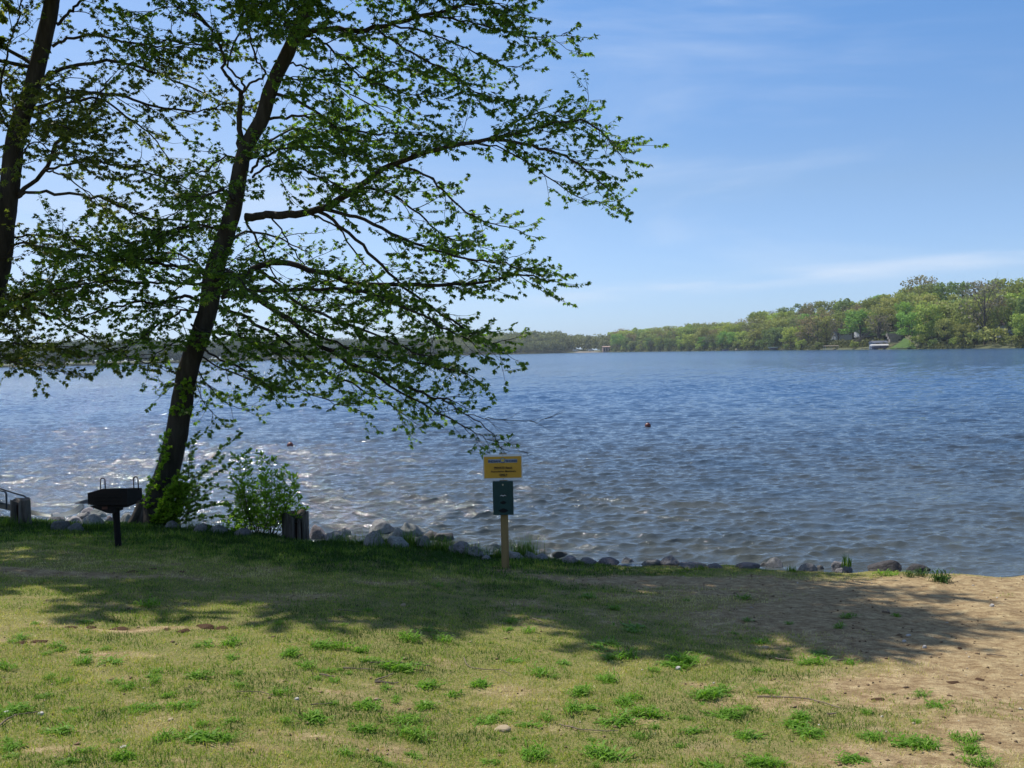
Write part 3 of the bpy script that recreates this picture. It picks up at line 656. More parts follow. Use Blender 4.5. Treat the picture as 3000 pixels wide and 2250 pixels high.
def text(name, s_, x, z, size, mat, parent_, bold=0, align='CENTER'):
    cu_ = bpy.data.curves.new(name, 'FONT'); cu_.body = s_; cu_.size = size; cu_.align_x = align; cu_.align_y = 'CENTER'; cu_.extrude = .0006; cu_.offset = bold; cu_.resolution_u = 3
    tmp = bpy.data.objects.new(name, cu_); col.objects.link(tmp); bpy.context.view_layer.update()
    me_ = bpy.data.meshes.new_from_object(tmp.evaluated_get(bpy.context.evaluated_depsgraph_get())); bpy.data.objects.remove(tmp)
    me_.transform(Matrix.Translation((x, SY - .0118, z)) @ Matrix.Rotation(R(90), 4, 'X')); me_.materials.clear()
    return sub(obj(name, me_, mat), parent_, sroot)
text('lettering', 'INDIAN', cx_ - .100, zb - .003, .040, m_navy, panel, .0012)
text('lettering', 'SHORES', cx_ + .102, zb - .003, .037, m_navy, panel, .0012)
def line(s_, zz, size, bold, under):
    o = text('lettering', s_, cx_ + .004, zz, size, m_ink, panel, bold)
    if under:
        w_ = under; bb = MB(); bb.box((cx_ + .004, SY - .0100, zz - size * .48), (w_ / 2, .0008, .0011)); sub(bb.build('underline', m_ink), panel, sroot)
line('PRIVATE Beach', cz_ - H_ * .02, .033, .0010, .22); line('Association Members', cz_ - H_ * .16, .033, .0006, 0); line('ONLY', cz_ - H_ * .30, .034, .0014, .08)
for zz in (cz_ + H_ * .455, cz_ - H_ * .455): sub(disc(cx_ + .003, zz, .004, SY - .006, .003, 10).build('bolt', m_ink), panel, sroot)
zt, zq = pz(1408), pz(1506); bx0, bx1 = P2(1444, 1450)[0], P2(1504, 1450)[0]; cxb = (bx0 + bx1) / 2
b = MB(); b.box((cxb, SY - .035, (zt + zq) / 2), ((bx1 - bx0) / 2, .035, (zt - zq) / 2)); dsp = b.build('dispenser', m_green, bevel=.005); par(dsp, sroot)
hd = (zt - zq); fy = SY - .0725
sub(disc(cxb, zt - hd * .10, .010, fy - .003, .004, 12).build('lock', m_zinc), dsp, sroot)
for f_, w_, h_ in ((.42, .036, .020), (.63, .040, .024), (.87, .060, .032)):
    b = MB(); zz = zt - hd * f_
    b.prism([(cxb - w_, fy, zz), (cxb - w_ * .45, fy, zz + h_ * .6), (cxb, fy, zz + h_ * .95), (cxb + w_ * .45, fy, zz + h_ * .6), (cxb + w_, fy, zz), (cxb + w_ * .35, fy, zz - h_ * .7), (cxb - w_ * .35, fy, zz - h_ * .7)], (0, .002, 0))
    sub(b.build('bag_slot', m_black), dsp, sroot)
b = MB(); zz = zt - hd * .425
b.prism([(cxb - .040, fy - .004, zz - .004), (cxb - .020, fy - .004, zz + .012), (cxb, fy - .004, zz + .006), (cxb + .020, fy - .004, zz + .012), (cxb + .040, fy - .004, zz - .004), (cxb + .016, fy - .004, zz - .001), (cxb, fy - .004, zz - .009), (cxb - .016, fy - .004, zz - .001)], (0, .003, 0))
sub(b.build('bag_tip', m_paper), dsp, sroot)

# ------------------------------------------------------------------ park grill
m_iron = simple('black_iron', (.007, .007, .008), (.016, .011, .009), 25, .7, 0, bstr=.25, spec=.2)
m_rust = simple('rusty_plate', (.14, .05, .03), (.06, .025, .018), 40, .8)
gb = gpt(343, 1602); GYd = gb[1]; gs = GYd / F
groot = empty('park_grill', tuple(gb), 'black iron charcoal grill on a single post in the shaded grass', 'grill')
def gp(px, py, dy=0): return at(px, py, GYd + dy)
x0, x1 = gp(257, 1460, -.18)[0], gp(371, 1460, -.18)[0]; yn, yf = GYd - .18, GYd + .22
zb0, zb1 = gp(300, 1482, -.18)[2], gp(300, 1432, -.18)[2]; gx0 = x0
b = MB(); tk_ = .006
xs = x0 + .18
b.prism([(x0, yn, zb0 + .02), (x0, yn, zb1 - .045), (xs, yn, zb1), (x1, yn, zb1), (x1, yn, zb0)], (0, tk_, 0)); par(b.build('side_plate', m_iron), groot)
b = MB(); b.prism([(x0, yf, zb0 + .02), (x0, yf, zb1 - .08), (xs, yf, zb1 - .05), (x1 + .03, yf, zb1 - .05), (x1 + .03, yf, zb0 + .02)], (0, tk_, 0)); par(b.build('side_plate', m_iron), groot)
b = MB(); b.prism([(x1, yn, zb0), (x1, yn, zb1), (x1 + .03, yf, zb1 - .05), (x1 + .03, yf, zb0 + .02)], (tk_, 0, 0)); par(b.build('back_plate', m_iron), groot)
b = MB(); b.prism([(x0 - .01, yn + .01, zb0 + .012), (x1, yn + .01, zb0 - .004), (x1 + .02, yf, zb0 - .004), (x0 - .01, yf, zb0 + .012)], (0, 0, .007)); par(b.build('floor_plate', m_iron), groot)
b = MB()
for zz in (zb0 + .062, zb0 + .105): b.box(((x0 + x1) / 2 + .0, yn - .004, zz), ((x1 - x0) / 2 - .07, .004, .004))
par(b.build('grate_rail', m_iron), groot)
b = MB()
for i in range(14): yy = yn + .025 + i * (yf - yn - .04) / 13; b.tube([(x0 - .01, yy, zb0 + .085), (x1 - .01, yy, zb0 + .085)], .005, 6)
par(b.build('cooking_grate', m_iron), groot)
for hx, yy in ((302, .0), (399, .06)):
    c0 = gp(hx, 1432, yy); b = MB(); h_ = .105; w_ = .027
    pts = [(c0[0] - w_, c0[1], zb1 - .05), (c0[0] - w_, c0[1], zb1 + h_ - w_)] + [(c0[0] - w_ * math.cos(a_), c0[1], zb1 + h_ - w_ + w_ * math.sin(a_)) for a_ in np.linspace(.3, 2.84, 7)] + [(c0[0] + w_, c0[1], zb1 + h_ - w_), (c0[0] + w_, c0[1], zb1 - .05)]
    b.tube(pts, .0065, 8); par(b.build('handle', m_iron, smooth=True), groot)
s0 = gp(214, 1471, -.1)
b = MB(); b.prism([(x0 - .165, yn + .04, zb0 + .028), (x0 + .01, yn + .0, zb0 + .028), (x0 + .01, yf, zb0 + .028), (x0 - .165, yf - .06, zb0 + .028)], (0, 0, .006)); par(b.build('utility_shelf', m_iron), groot)
b = MB(); b.tube([(x0 - .05, yn + .12, zb0 + .085), (x0 + .02, yn + .12, zb0 + .085)], .006, 6); par(b.build('grate_rod', m_iron), groot)
pxc = gp(337, 1500)[0]; zf = zb0 - .012
b = MB(); b.prism([(x0 + .0, yn + .05, zf), (x1 + .035, yn + .05, zf), (x1 - .02, yn + .05, zf - .018), (pxc + .05, yn + .05, zf - .022), (pxc + .04, yn + .05, zf - .085), (pxc - .03, yn + .05, zf - .085)], (0, yf - yn - .12, 0)); par(b.build('support_bracket', m_iron), groot)
b = MB(); b.box((gp(320, 1485)[0], yn + .045, zf - .02), (.032, .003, .016)); par(b.build('maker_plate', m_rust), groot)
b = MB(); b.tube([(pxc + .028, GYd, float(gb[2]) - .1), (pxc + .012, GYd, zf - .07)], .038, 20); par(b.build('post', m_iron, smooth=False), groot)
b = MB(); b.tube([(pxc + .012, GYd, zf - .16), (pxc + .012, GYd, zf - .05)], .043, 20); par(b.build('post_sleeve', m_iron), groot)

# ------------------------------------------------------------------ weathered stumps / bollards
n = N('weathered_wood'); a = n.noise(16, 6, .65, stretch=(1, 1, .1)); a2 = n.noise(5, 4, .6, stretch=(1, 1, .3))
m_grey = n.done(n.pbr(n.ramp(a, [(.32, (.035, .028, .022)), (.5, (.13, .11, .09)), (.7, (.24, .21, .175))]), .9, n.math('ADD', a, a2), .9, .03, spec=.2))
m_rot = simple('rotten_heart', (.035, .018, .012), (.012, .008, .006), 12, .95, spec=.1)
def stump(name, pl, pr, ptop, pbot, Y, label, seed, crack=(.35, .55), lobes=3):
    r = np.random.default_rng(seed); A = at(pl, pbot, Y); B = at(pr, pbot, Y); C = at((pl + pr) / 2, ptop, Y); cx = (A[0] + B[0]) / 2; z0 = float(gz(cx, Y)) - .1; rad = (B[0] - A[0]) / 2
    root = empty(name, (cx, Y, z0 + .1), label, 'tree stump' if 'stump' in name else 'post'); k = 44; m = 16; V = []; H = C[2] - z0
    for j in range(m):
        v = j / (m - 1)
        for i in range(k):
            a_ = i / k * 2 * math.pi; q = math.degrees((a_ + math.pi / 2) % (2 * math.pi)) / 360     # 0 faces the viewer
            rr_ = rad * (1 + .10 * (1 - v) ** 2 + .09 * math.sin(a_ * lobes + seed) + .05 * math.sin(a_ * 7 + seed * 2 + v))
            u = (math.sin(a_ * 1.0 + 1.2) + 1) / 2
            dd = min(abs((a_ - crack_a + math.pi) % (2 * math.pi) - math.pi) for crack_a in crack)
            rr_ *= 1 - .55 * math.exp(-(dd / .17) ** 2) * (.55 + .45 * v)
            top = H * (1 - .09 * fb(i * .35 + seed, 3) - .25 * math.exp(-(dd / .2) ** 2))
            V.append((cx + rr_ * math.cos(a_), Y + rr_ * math.sin(a_), z0 + top * v))
    Fc = [(j * k + i, j * k + (i + 1) % k, (j + 1) * k + (i + 1) % k, (j + 1) * k + i) for j in range(m - 1) for i in range(k)]
    V.append((cx, Y, z0 + H * .84)); Fc += [((m - 1) * k + i, (m - 1) * k + (i + 1) % k, len(V) - 1) for i in range(k)]
    b = MB(); b.add(V, Fc); par(b.build('trunk', m_grey), root)
    for ca in crack:
        b = MB(); q = rad * .62; b.tube([(cx + q * math.cos(ca), Y + q * math.sin(ca), z0 + .02), (cx + q * math.cos(ca), Y + q * math.sin(ca), z0 + H * .8)], [rad * .16, rad * .1], 8); par(b.build('rotten_core', m_rot), root)
    return root
def fb(x, y): return float(fbm(np.array([x]), np.array([y]), 3)[0])
stump('tree_stump', 832, 905, 1493, 1582, 14.0, 'tall hollow grey stump right of the leafy shrub', 5, (-.75, -1.35), 3)
stump('wooden_bollard', 34, 90, 1458, 1545, 14.3, 'thick split wooden post at the left edge by the handrail', 9, (-1.55,), 4)

# ------------------------------------------------------------------ gangway rails and curved boards at the far left
m_alu = simple('dull_grey_metal', (.06, .072, .068), (.04, .048, .045), 10, .5, .3); m_rail = simple('blue_grey_pipe', (.05, .065, .09), rough=.4, metallic=.5)
gw = empty('gangway', tuple(at(30, 1500, 16.2)), 'grey boat gangway with bent pipe handrail, running off the left edge', 'gangway')
def L3(pts, Y): return [tuple(at(a_, b_, Y)) for a_, b_ in pts]
b = MB(); b.tube([tuple(p) for p in spline(L3([(-120, 1395), (0, 1431), (40, 1444), (68, 1452), (76, 1459), (77, 1475)], 16.0), 22)], .014, 8); par(b.build('handrail', m_rail, smooth=True), gw)
b = MB(); b.tube([tuple(p) for p in spline(L3([(-120, 1412), (0, 1437), (12, 1440), (18, 1446), (19, 1475), (19, 1492)], 15.8), 22)], .013, 8); par(b.build('handrail', m_rail, smooth=True), gw)
def strip(pts_top, pts_bot, Y, Y2, th=.05):
    A = spline(L3(pts_top, Y), 24); B_ = spline(L3(pts_bot, Y2), 24); b = MB(); n_ = 24
    V = [tuple(p) for p in A] + [tuple(p) for p in B_] + [tuple(p + np.array([0, th, -.0])) for p in A] + [tuple(p + np.array([0, th, 0])) for p in B_]
    Fc = []
    for i in range(n_ - 1):
        for o1, o2 in ((0, n_), (3 * n_, 2 * n_), (2 * n_, 0), (n_, 3 * n_)): Fc.append((o1 + i, o1 + i + 1, o2 + i + 1, o2 + i))
    Fc += [(0, n_, 3 * n_, 2 * n_), (n_ - 1, 3 * n_ - 1, 4 * n_ - 1, 2 * n_ - 1)]
    b.add(V, Fc); return b
par(strip([(-120, 1440), (0, 1471), (60, 1486), (120, 1503), (150, 1508)], [(-120, 1458), (0, 1489), (60, 1502), (120, 1512), (150, 1514)], 15.9, 15.85).build('ramp_board', m_alu), gw)
o = strip([(140, 1509), (170, 1507), (200, 1497), (225, 1484), (239, 1473)], [(140, 1513), (170, 1514), (200, 1511), (228, 1502), (242, 1490)], 16.3, 16.1, .08).build('curved_board', m_alu)
tag(o, 'grey curved board end rising between the gangway and the rocks', 'board')
o = strip([(262, 1500), (278, 1493), (290, 1489)], [(266, 1508), (282, 1503), (292, 1497)], 16.4, 16.3, .06).build('curved_board', m_alu); tag(o, 'short dark board end poking up behind the rocks under the grill shelf', 'board')

# ------------------------------------------------------------------ rocks
n = N('shore_rock'); a = n.noise(5, 6, .65); a2 = n.noise(38, 5, .7); oi = n.n('ShaderNodeObjectInfo')
cc = n.ramp(a, [(.28, (.15, .145, .135)), (.5, (.32, .31, .29)), (.72, (.50, .49, .46))])
cc = n.mix(n.ramp(a2, [(.3, (.5, .5, .5)), (.6, (0, 0, 0))]), cc, (.09, .085, .075)); cc = n.mix(1.0, cc, oi.outputs['Color'], 'MULTIPLY')
m_rock = n.done(n.pbr(cc, .85, n.math('ADD', a, n.math('MULTIPLY', a2, .35)), .8, .04, spec=.3))
import bmesh
def rock_mesh(seed):
    r = np.random.default_rng(seed); bm = bmesh.new(); bmesh.ops.create_icosphere(bm, subdivisions=4, radius=1)
    off = r.random(3) * 50; cuts = []
    for i in range(13):
        d = r.normal(size=3); d[2] = abs(d[2]) * .8; d /= np.linalg.norm(d); cuts.append((d, .58 + .3 * r.random()))
    for v in bm.verts:
        p = np.array(v.co)
        for d, h_ in cuts:
            e_ = p @ d - h_
            if e_ > 0: p = p - d * e_ * .97
        nz = fb(p[0] * 1.4 + off[0] + p[2], p[1] * 1.4 + off[1] - p[2] * .7) - .5; p = p * (1 + .30 * nz); n2 = fb(p[0] * 5 + off[2], p[1] * 5 + p[2] * 4); p = p * (1 + .05 * (n2 - .5))
        v.co = p
    me = bpy.data.meshes.new('rock'); bm.to_mesh(me); bm.free(); me.polygons.foreach_set('use_smooth', [True] * len(me.polygons)); me.materials.append(m_rock); return me
RM = [rock_mesh(i) for i in range(9)]
rocks = [  # x0, x1, ytop, ybottom, tint, label
 (131, 177, 1506, 1530, .8, 'low flat grey rock just right of the gangway foot'), (180, 232, 1514, 1538, 1., 'pale angular rock in front of the curved board'), (212, 252, 1504, 1532, .75, 'brownish rock between two pale ones left of the grill post'),
 (252, 302, 1495, 1524, 1., 'pointed pale rock at the back of the pile left of the grill post'), (233, 288, 1514, 1541, 1.05, 'largest pale rock in front, left of the grill post'), (228, 272, 1489, 1508, .95, 'long pale rock at the very back beside the curved board'),
 (150, 200, 1524, 1556, .45, 'dark rock sunk in grass right of the split wooden post'), (196, 236, 1534, 1556, .55, 'dark mossy rock in front of the pale rock pile'), (306, 330, 1512, 1530, .7, 'small rock just left of the grill post'), (346, 384, 1507, 1535, .85, 'rounded rock between grill post and leaning maple'),
 (478, 522, 1526, 1548, .6, 'low rock at the right foot of the leaning maple'), (566, 600, 1536, 1560, .6, 'dark low rock left of the leafy shrub'), (608, 655, 1541, 1562, .7, 'flat rock under the left side of the leafy shrub'), (686, 730, 1552, 1570, .6, 'small rock under the middle of the leafy shrub'),
 (900, 953, 1543, 1581, .75, 'dark rounded rock right beside the hollow stump'), (945, 1000, 1559, 1587, 1.1, 'pale rock in front, second from the hollow stump'), (972, 1026, 1548, 1578, .8, 'grey rock behind, third from the hollow stump'),
 (1074, 1150, 1526, 1573, 1., 'biggest grey boulder of the shore pile, square topped'), (1068, 1122, 1561, 1602, .9, 'rounded rock in front left of the biggest boulder'), (1138, 1190, 1551, 1594, .9, 'rock leaning on the right of the biggest boulder'), (1136, 1190, 1572, 1603, 1., 'pale rock in the front centre of the boulder pile'),
 (1158, 1236, 1539, 1574, .85, 'long flat topped boulder at the right back of the pile'), (1217, 1259, 1577, 1603, 1.1, 'small pale egg shaped rock in front of the boulder pile'), (1240, 1290, 1559, 1582, .6, 'dark rock right of the boulder pile by the water'), (1278, 1334, 1560, 1592, .5, 'dark sloping rock running down to the water'),
 (1311, 1386, 1588, 1622, .9, 'brown grey rock where the bank turns to the sign'), (1347, 1422, 1604, 1630, 1., 'low pale rock left of the sign post'), (1408, 1442, 1627, 1640, 1.2, 'small flat whitish rock near the sign post'),
 (1440, 1476, 1606, 1628, .9, 'grey rock partly behind the sign post'), (1488, 1532, 1616, 1638, 1.1, 'pale rock just right of the sign post'), (1530, 1568, 1614, 1637, .9, 'grey rock second right of the sign post'), (1560, 1606, 1619, 1642, 1.1, 'whitish low rock third right of the sign post'),
 (1570, 1614, 1606, 1628, .55, 'dark rock behind the whitish ones right of the sign'), (1612, 1676, 1606, 1636, .35, 'dark brown wet rock sticking out in the water'), (1638, 1700, 1629, 1654, 1.15, 'pale rock below the dark wet rock'), (1688, 1752, 1632, 1655, 1., 'grey sloping rock right of the dark wet rock'),
 (1750, 1822, 1636, 1658, .9, 'long low rock at the middle of the shore line'), (1813, 1877, 1631, 1658, 1., 'grey rock with grass at its foot in mid shore'), (1875, 1940, 1638, 1659, .85, 'dark flat rock left of the round one on the shore'), (1938, 2002, 1629, 1660, 1.1, 'round grey rock left of the gap in the shore rocks'),
 (2000, 2078, 1654, 1665, .8, 'very flat rock level with the water in the gap'), (2082, 2132, 1648, 1666, .9, 'rounded dark rock right of the gap'), (2153, 2240, 1645, 1667, .8, 'long brown rock left of the twin pointed rocks'), (2227, 2258, 1640, 1664, .7, 'small dark rock touching the pointed rock'), (2245, 2307, 1631, 1669, 1., 'pointed grey rock of the twin rocks right of centre'),
 (2335, 2400, 1638, 1672, 1., 'broad grey rock left of the spiky grass rock'), (2395, 2425, 1654, 1672, .7, 'small dark rock beside the broad grey rock'), (2430, 2502, 1637, 1675, .95, 'tall rock with a spiky grass plant on it'), (2452, 2494, 1661, 1680, 1.1, 'small pale rock in front of the spiky grass rock'),
 (2550, 2664, 1646, 1676, .35, 'wide dark wet rock lapped by waves'), (2655, 2735, 1652, 1677, .35, 'second dark wet rock right of the wide wet one')]
for i, (a0, a1, t0, b0_, tn, lb) in enumerate(rocks):
    p = gpt((a0 + a1) / 2, b0_)
    if p[2] < -.02: p = at_z((a0 + a1) / 2, b0_, -.02)
    if a0 > 1600: p[1] += random.uniform(-.05, .12); p[0] += random.uniform(-.03, .03)
    w_ = (a1 - a0) * p[1] / F * (1.12 if a0 < 1300 else random.uniform(.75, 1.1)); h_ = (b0_ - t0) * p[1] / F * (1.12 if a0 < 1300 else random.uniform(.75, 1.1))
    dp = min(max(w_ * .42, h_ * .5), .22)
    o = bpy.data.objects.new('rock', RM[(i * 5 + 2) % 9]); col.objects.link(o); hh = max(h_ * (.95 if a0 < 1600 else .8) - dp * .10, .04); tn = tn * (1 if a0 < 1600 else .8)
    o.location = (p[0], p[1] + dp * .9, p[2] + hh * .26); o.scale = (w_ / 2 * 1.12, dp * 1.1, hh * .9); o.rotation_euler = (random.uniform(-.15, .15), random.uniform(-.12, .12), random.choice((0, math.pi)) + random.uniform(-.3, .3))
    tn = tn * (1.3 if a0 < 1200 else 1); o.color = (tn * random.uniform(.92, 1.05), tn * random.uniform(.92, 1.02), tn, 1); tag(o, lb, 'rock', 'rocks along the shore')

# ------------------------------------------------------------------ buoys
m_buoy = simple('faded_red_plastic', (.17, .045, .03), (.10, .03, .022), 8, .4); m_rope = simple('wet_rope', (.06, .055, .04))
for px, py, dpx, lb in ((850, 1302, 17.5, 'red brown round swim buoy nearer the shore, left of the sign'), (1898, 1245, 16.5, 'red round swim buoy farther out, right of the sign')):
    p = at_z(px, py + dpx * .36, 0); rr_ = dpx * 1.12 * p[1] / F / 2
    root = empty('buoy', (p[0], p[1], 0), lb, 'buoy', 'swim buoys on the lake'); b = MB()
    V = []; k = 20; m = 14
    for j in range(m + 1):
        a_ = math.pi * j / m; q = rr_ * math.sin(a_) * (1.03 if j in (7,) else 1)
        V += [(p[0] + q * math.cos(i * 2 * math.pi / k), p[1] + q * math.sin(i * 2 * math.pi / k), rr_ * .34 + rr_ * math.cos(a_)) for i in range(k)]
    b.add(V, [(j * k + i, j * k + (i + 1) % k, (j + 1) * k + (i + 1) % k, (j + 1) * k + i) for j in range(m) for i in range(k)]); par(b.build('float', m_buoy, smooth=True), root)
    b = MB(); b.tube([(p[0] + .3 * rr_ * math.cos(a_), p[1], rr_ * 1.30 + .22 * rr_ * math.sin(a_)) for a_ in np.linspace(-.4, math.pi + .4, 9)], rr_ * .07, 6); par(b.build('eyelet', m_rope), root)
# ------------------------------------------------------------------ shrubs, sapling, ivy
def shrub(name, label, cat, Y, stems, seed, shape, mat, leaf=.045, per=.03, spread=.12, side=True, base=None, tmean=.5):
    T = Tubes(); r = np.random.default_rng(seed); LP = []; LD = []; LS = []
    x, y = base; root = empty(name, (x, Y, float(gz(x, Y))), label, cat)
    for px, dY, lf, w_ in stems:
        P = np.array([at(a_, b_, Y + dY * i / (len(px) - 1)) for i, (a_, b_) in enumerate(px)]); n_ = len(P) * 5; Q = spline(P, n_) + r.normal(size=(n_, 3)) * .004
        T.add(Q, np.linspace(w_, .0018, n_), 5); L = np.linalg.norm(np.diff(Q, axis=0), axis=1); cum = np.concatenate([[0], np.cumsum(L)]); tot = cum[-1]; q = lf * tot
        while q < tot:
            i = min(np.searchsorted(cum, q), n_ - 1); p = Q[i]; Tn = Q[i] - Q[i - 1]; Tn /= np.linalg.norm(Tn) + 1e-9; tl = .04 + spread * r.random() * (1.2 - .6 * q / tot)
            a_ = r.random() * 6.28; d = Tn * (.6 + .5 * r.random()) + np.array([math.cos(a_), math.sin(a_), 0]) * .9
            d /= np.linalg.norm(d); e_ = p + d * tl; T.add(np.array([p, (p + e_) / 2 + [0, 0, -.004], e_]), [.0018, .0015, .001], 3)
            for k in range(3 + int(tl / .03)):
                u = .35 + .65 * r.random(); b_ = r.random() * 6.28; LP.append(p + d * tl * u); LD.append(d * .8 + np.array([math.cos(b_), math.sin(b_), .15 + .3 * r.normal()]) * .9); LS.append(leaf * (.7 + .6 * r.random()))
            q += per * (.6 + .8 * r.random())
        for k in range(7):
            b_ = r.random() * 6.28; LP.append(Q[-1]); LD.append(Tn + np.array([math.cos(b_), math.sin(b_), .2]) * .8); LS.append(leaf * 1.1)
    par(obj('stems', T.mesh('stems'), m_twig), root)
    par(obj('foliage', leaves_mesh('foliage', LP, LD, LS, np.clip(r.normal(tmean, .22, len(LP)), 0, 1), seed, shape, .6), mat), root); return root
r = np.random.default_rng(8); st = []
tops = [(720, 1330), (700, 1350), (768, 1335), (798, 1352), (838, 1368), (862, 1400), (872, 1425), (690, 1400), (735, 1385), (775, 1380), (815, 1400), (680, 1440), (665, 1480), (655, 1520), (700, 1450), (740, 1430), (790, 1430), (850, 1445), (875, 1465), (890, 1495), (720, 1480), (760, 1470), (820, 1460),
        (840, 1490), (690, 1510), (730, 1520), (780, 1500), (810, 1520), (850, 1530), (760, 1400), (710, 1420), (830, 1430), (650, 1545), (700, 1540), (868, 1510)]
for i, (a_, b_) in enumerate(tops):
    bx = 765 + (a_ - 765) * .35 + r.normal() * 12; dY = r.normal() * .35
    st.append(([(bx, 1572), (bx + (a_ - bx) * .45 + r.normal() * 5, 1572 + (b_ - 1572) * .5), (a_, b_)], dY, .22 if b_ > 1380 else .38, .006))
shrub('leafy_shrub', 'bushy light green shrub with upright shoots growing over the hollow stump', 'shrub', 14.05, st, 4, (OVAL, OVAL_F), m_shrub, .054, .026, .11, base=(at(765, 1560, 14.05)[0], 14.05))
st = []
for px, dY in [([(500, 1545), (545, 1440), (600, 1370), (660, 1310), (705, 1268)], -.3), ([(505, 1545), (550, 1400), (555, 1330), (575, 1275)], .2), ([(500, 1545), (560, 1450), (620, 1400), (670, 1362)], -.5), ([(510, 1545), (570, 1480), (620, 1430), (675, 1428)], .3),
               ([(500, 1550), (560, 1500), (620, 1480), (665, 1478)], -.6), ([(505, 1550), (550, 1520), (620, 1512), (690, 1512)], .1), ([(490, 1540), (500, 1450), (530, 1390), (560, 1370)], -.4), ([(500, 1550), (540, 1530), (580, 1520), (610, 1540)], -.3), ([(495, 1540), (520, 1480), (560, 1430), (590, 1420)], .5),
               ([(505, 1540), (560, 1470), (590, 1390), (650, 1345)], .4), ([(500, 1550), (530, 1480), (560, 1470), (600, 1460)], -.7)]:
    st.append((px, dY, .2, .008))
shrub('sapling', 'spreading sapling with arching dark branches right of the maple foot', 'sapling', 14.55, st, 14, (LEAF, LEAF_F), m_leaf, .042, .034, .10, base=(at(500, 1545, 14.55)[0], 14.55), tmean=.5)
st = []
for i in range(16):
    bx = 440 + r.random() * 70; h_ = 30 + r.random() * 120; sxx = 20 + h_ * .28
    st.append(([(bx, 1545), (bx + sxx * .5, 1545 - h_ * .5), (bx + sxx + r.normal() * 10, 1545 - h_)], -.25 - .1 * r.random(), .1, .004))
for pxs in ([(470, 1400), (478, 1330), (486, 1270)], [(555, 1090), (540, 1160), (500, 1200)], [(468, 1450), (472, 1380), (480, 1310)], [(420, 1500), (430, 1450), (440, 1410)]): st.append((pxs, -.12, .05, .003))
shrub('ivy', 'bright ivy clump climbing the foot of the leaning maple', 'ivy', 14.6, st, 17, (LEAF, LEAF_F), m_shrub, .045, .03, .10, base=(at(470, 1540, 14.6)[0], 14.6), tmean=.62)

# ------------------------------------------------------------------ shore grass tufts and plants
def tuft(px, py, wpx, hpx, cnt, label, seed, name='grass_tuft', cat='grass tuft', width=.006, tint=.15, lean=.55, z=None):
    p = gpt(px, py)
    if p[1] > edgeY(p[0]) - .05 or not 5 < p[1] < 20:
        Yq = 13.
        for _ in range(12): q = at(px, py, Yq); Yq = float(edgeY(q[0])) - .04
        p = np.array([q[0], Yq, float(gz(q[0], Yq))])
    if z is not None: z = p[2] + z
    r = np.random.default_rng(seed); cnt = int(cnt * 1.5); k = wpx * p[1] / F / 2; X = p[0] + r.normal(size=cnt) * k * (.55 if wpx > 75 else .40); Y_ = p[1] + r.normal(size=cnt) * min(k, .16) * .6
    H = hpx * p[1] / F * (.35 + .7 * r.random(cnt)); Z_ = (gz(X, Y_) - .01) if z is None else np.full(cnt, z)
    X0, Y0, Z0 = p[0], p[1], p[2]
    o = blades(name, X - X0, Y_ - Y0, H, np.full(cnt, width), np.clip(r.normal(tint, .12, cnt), 0, 1), lean, seed, None, None, Z_ - Z0)
    o.location = (X0, Y0, Z0); return tag(o, label, cat, 'grass tufts at the water edge' if cat == 'grass tuft' else None)
for i, a_ in enumerate([(1010, 1592, 110, 48, 130, 'thin grass between the hollow stump rocks and the big boulder'), (1105, 1600, 60, 60, 120, 'tall grass growing left of the biggest boulder'), (1200, 1598, 60, 60, 150, 'grass clump hiding the middle of the boulder pile'),
                        (1290, 1612, 90, 60, 200, 'grass clump right of the boulder pile'), (1395, 1618, 90, 50, 170, 'wispy grass left of the sign post by the water'), (1535, 1624, 80, 70, 260, 'tall grass tuft right behind the sign post'), (1460, 1628, 50, 40, 90, 'grass tuft at the back of the sign post'),
                        (640, 1555, 140, 30, 150, 'low grass in front of the shrub at the water edge'), (560, 1552, 90, 40, 120, 'grass right of the leaning maple'), (250, 1548, 160, 32, 220, 'sunlit grass fringe below the pale rock pile'), (400, 1548, 120, 28, 150, 'grass fringe at the foot of the leaning maple'),
                        (2050, 1668, 60, 20, 60, 'tiny yellow grass tuft in the gap of shore rocks'), (2320, 1674, 40, 24, 50, 'small grass tuft between pointed and broad rocks'), (20, 1540, 100, 40, 160, 'grass at the foot of the split wooden post')]):
    o = tuft(*a_, seed=60 + i)
    if a_[2] > 75: o.name = 'shore_grass'; o['kind'] = 'stuff'; del o['group']; del o['category']
tuft(2478, 1650, 40, 50, 16, 'spiky dark blades rising from the tall shore rock', 90, 'spiky_plant', 'plant', .016, .02, .35, z=.10)

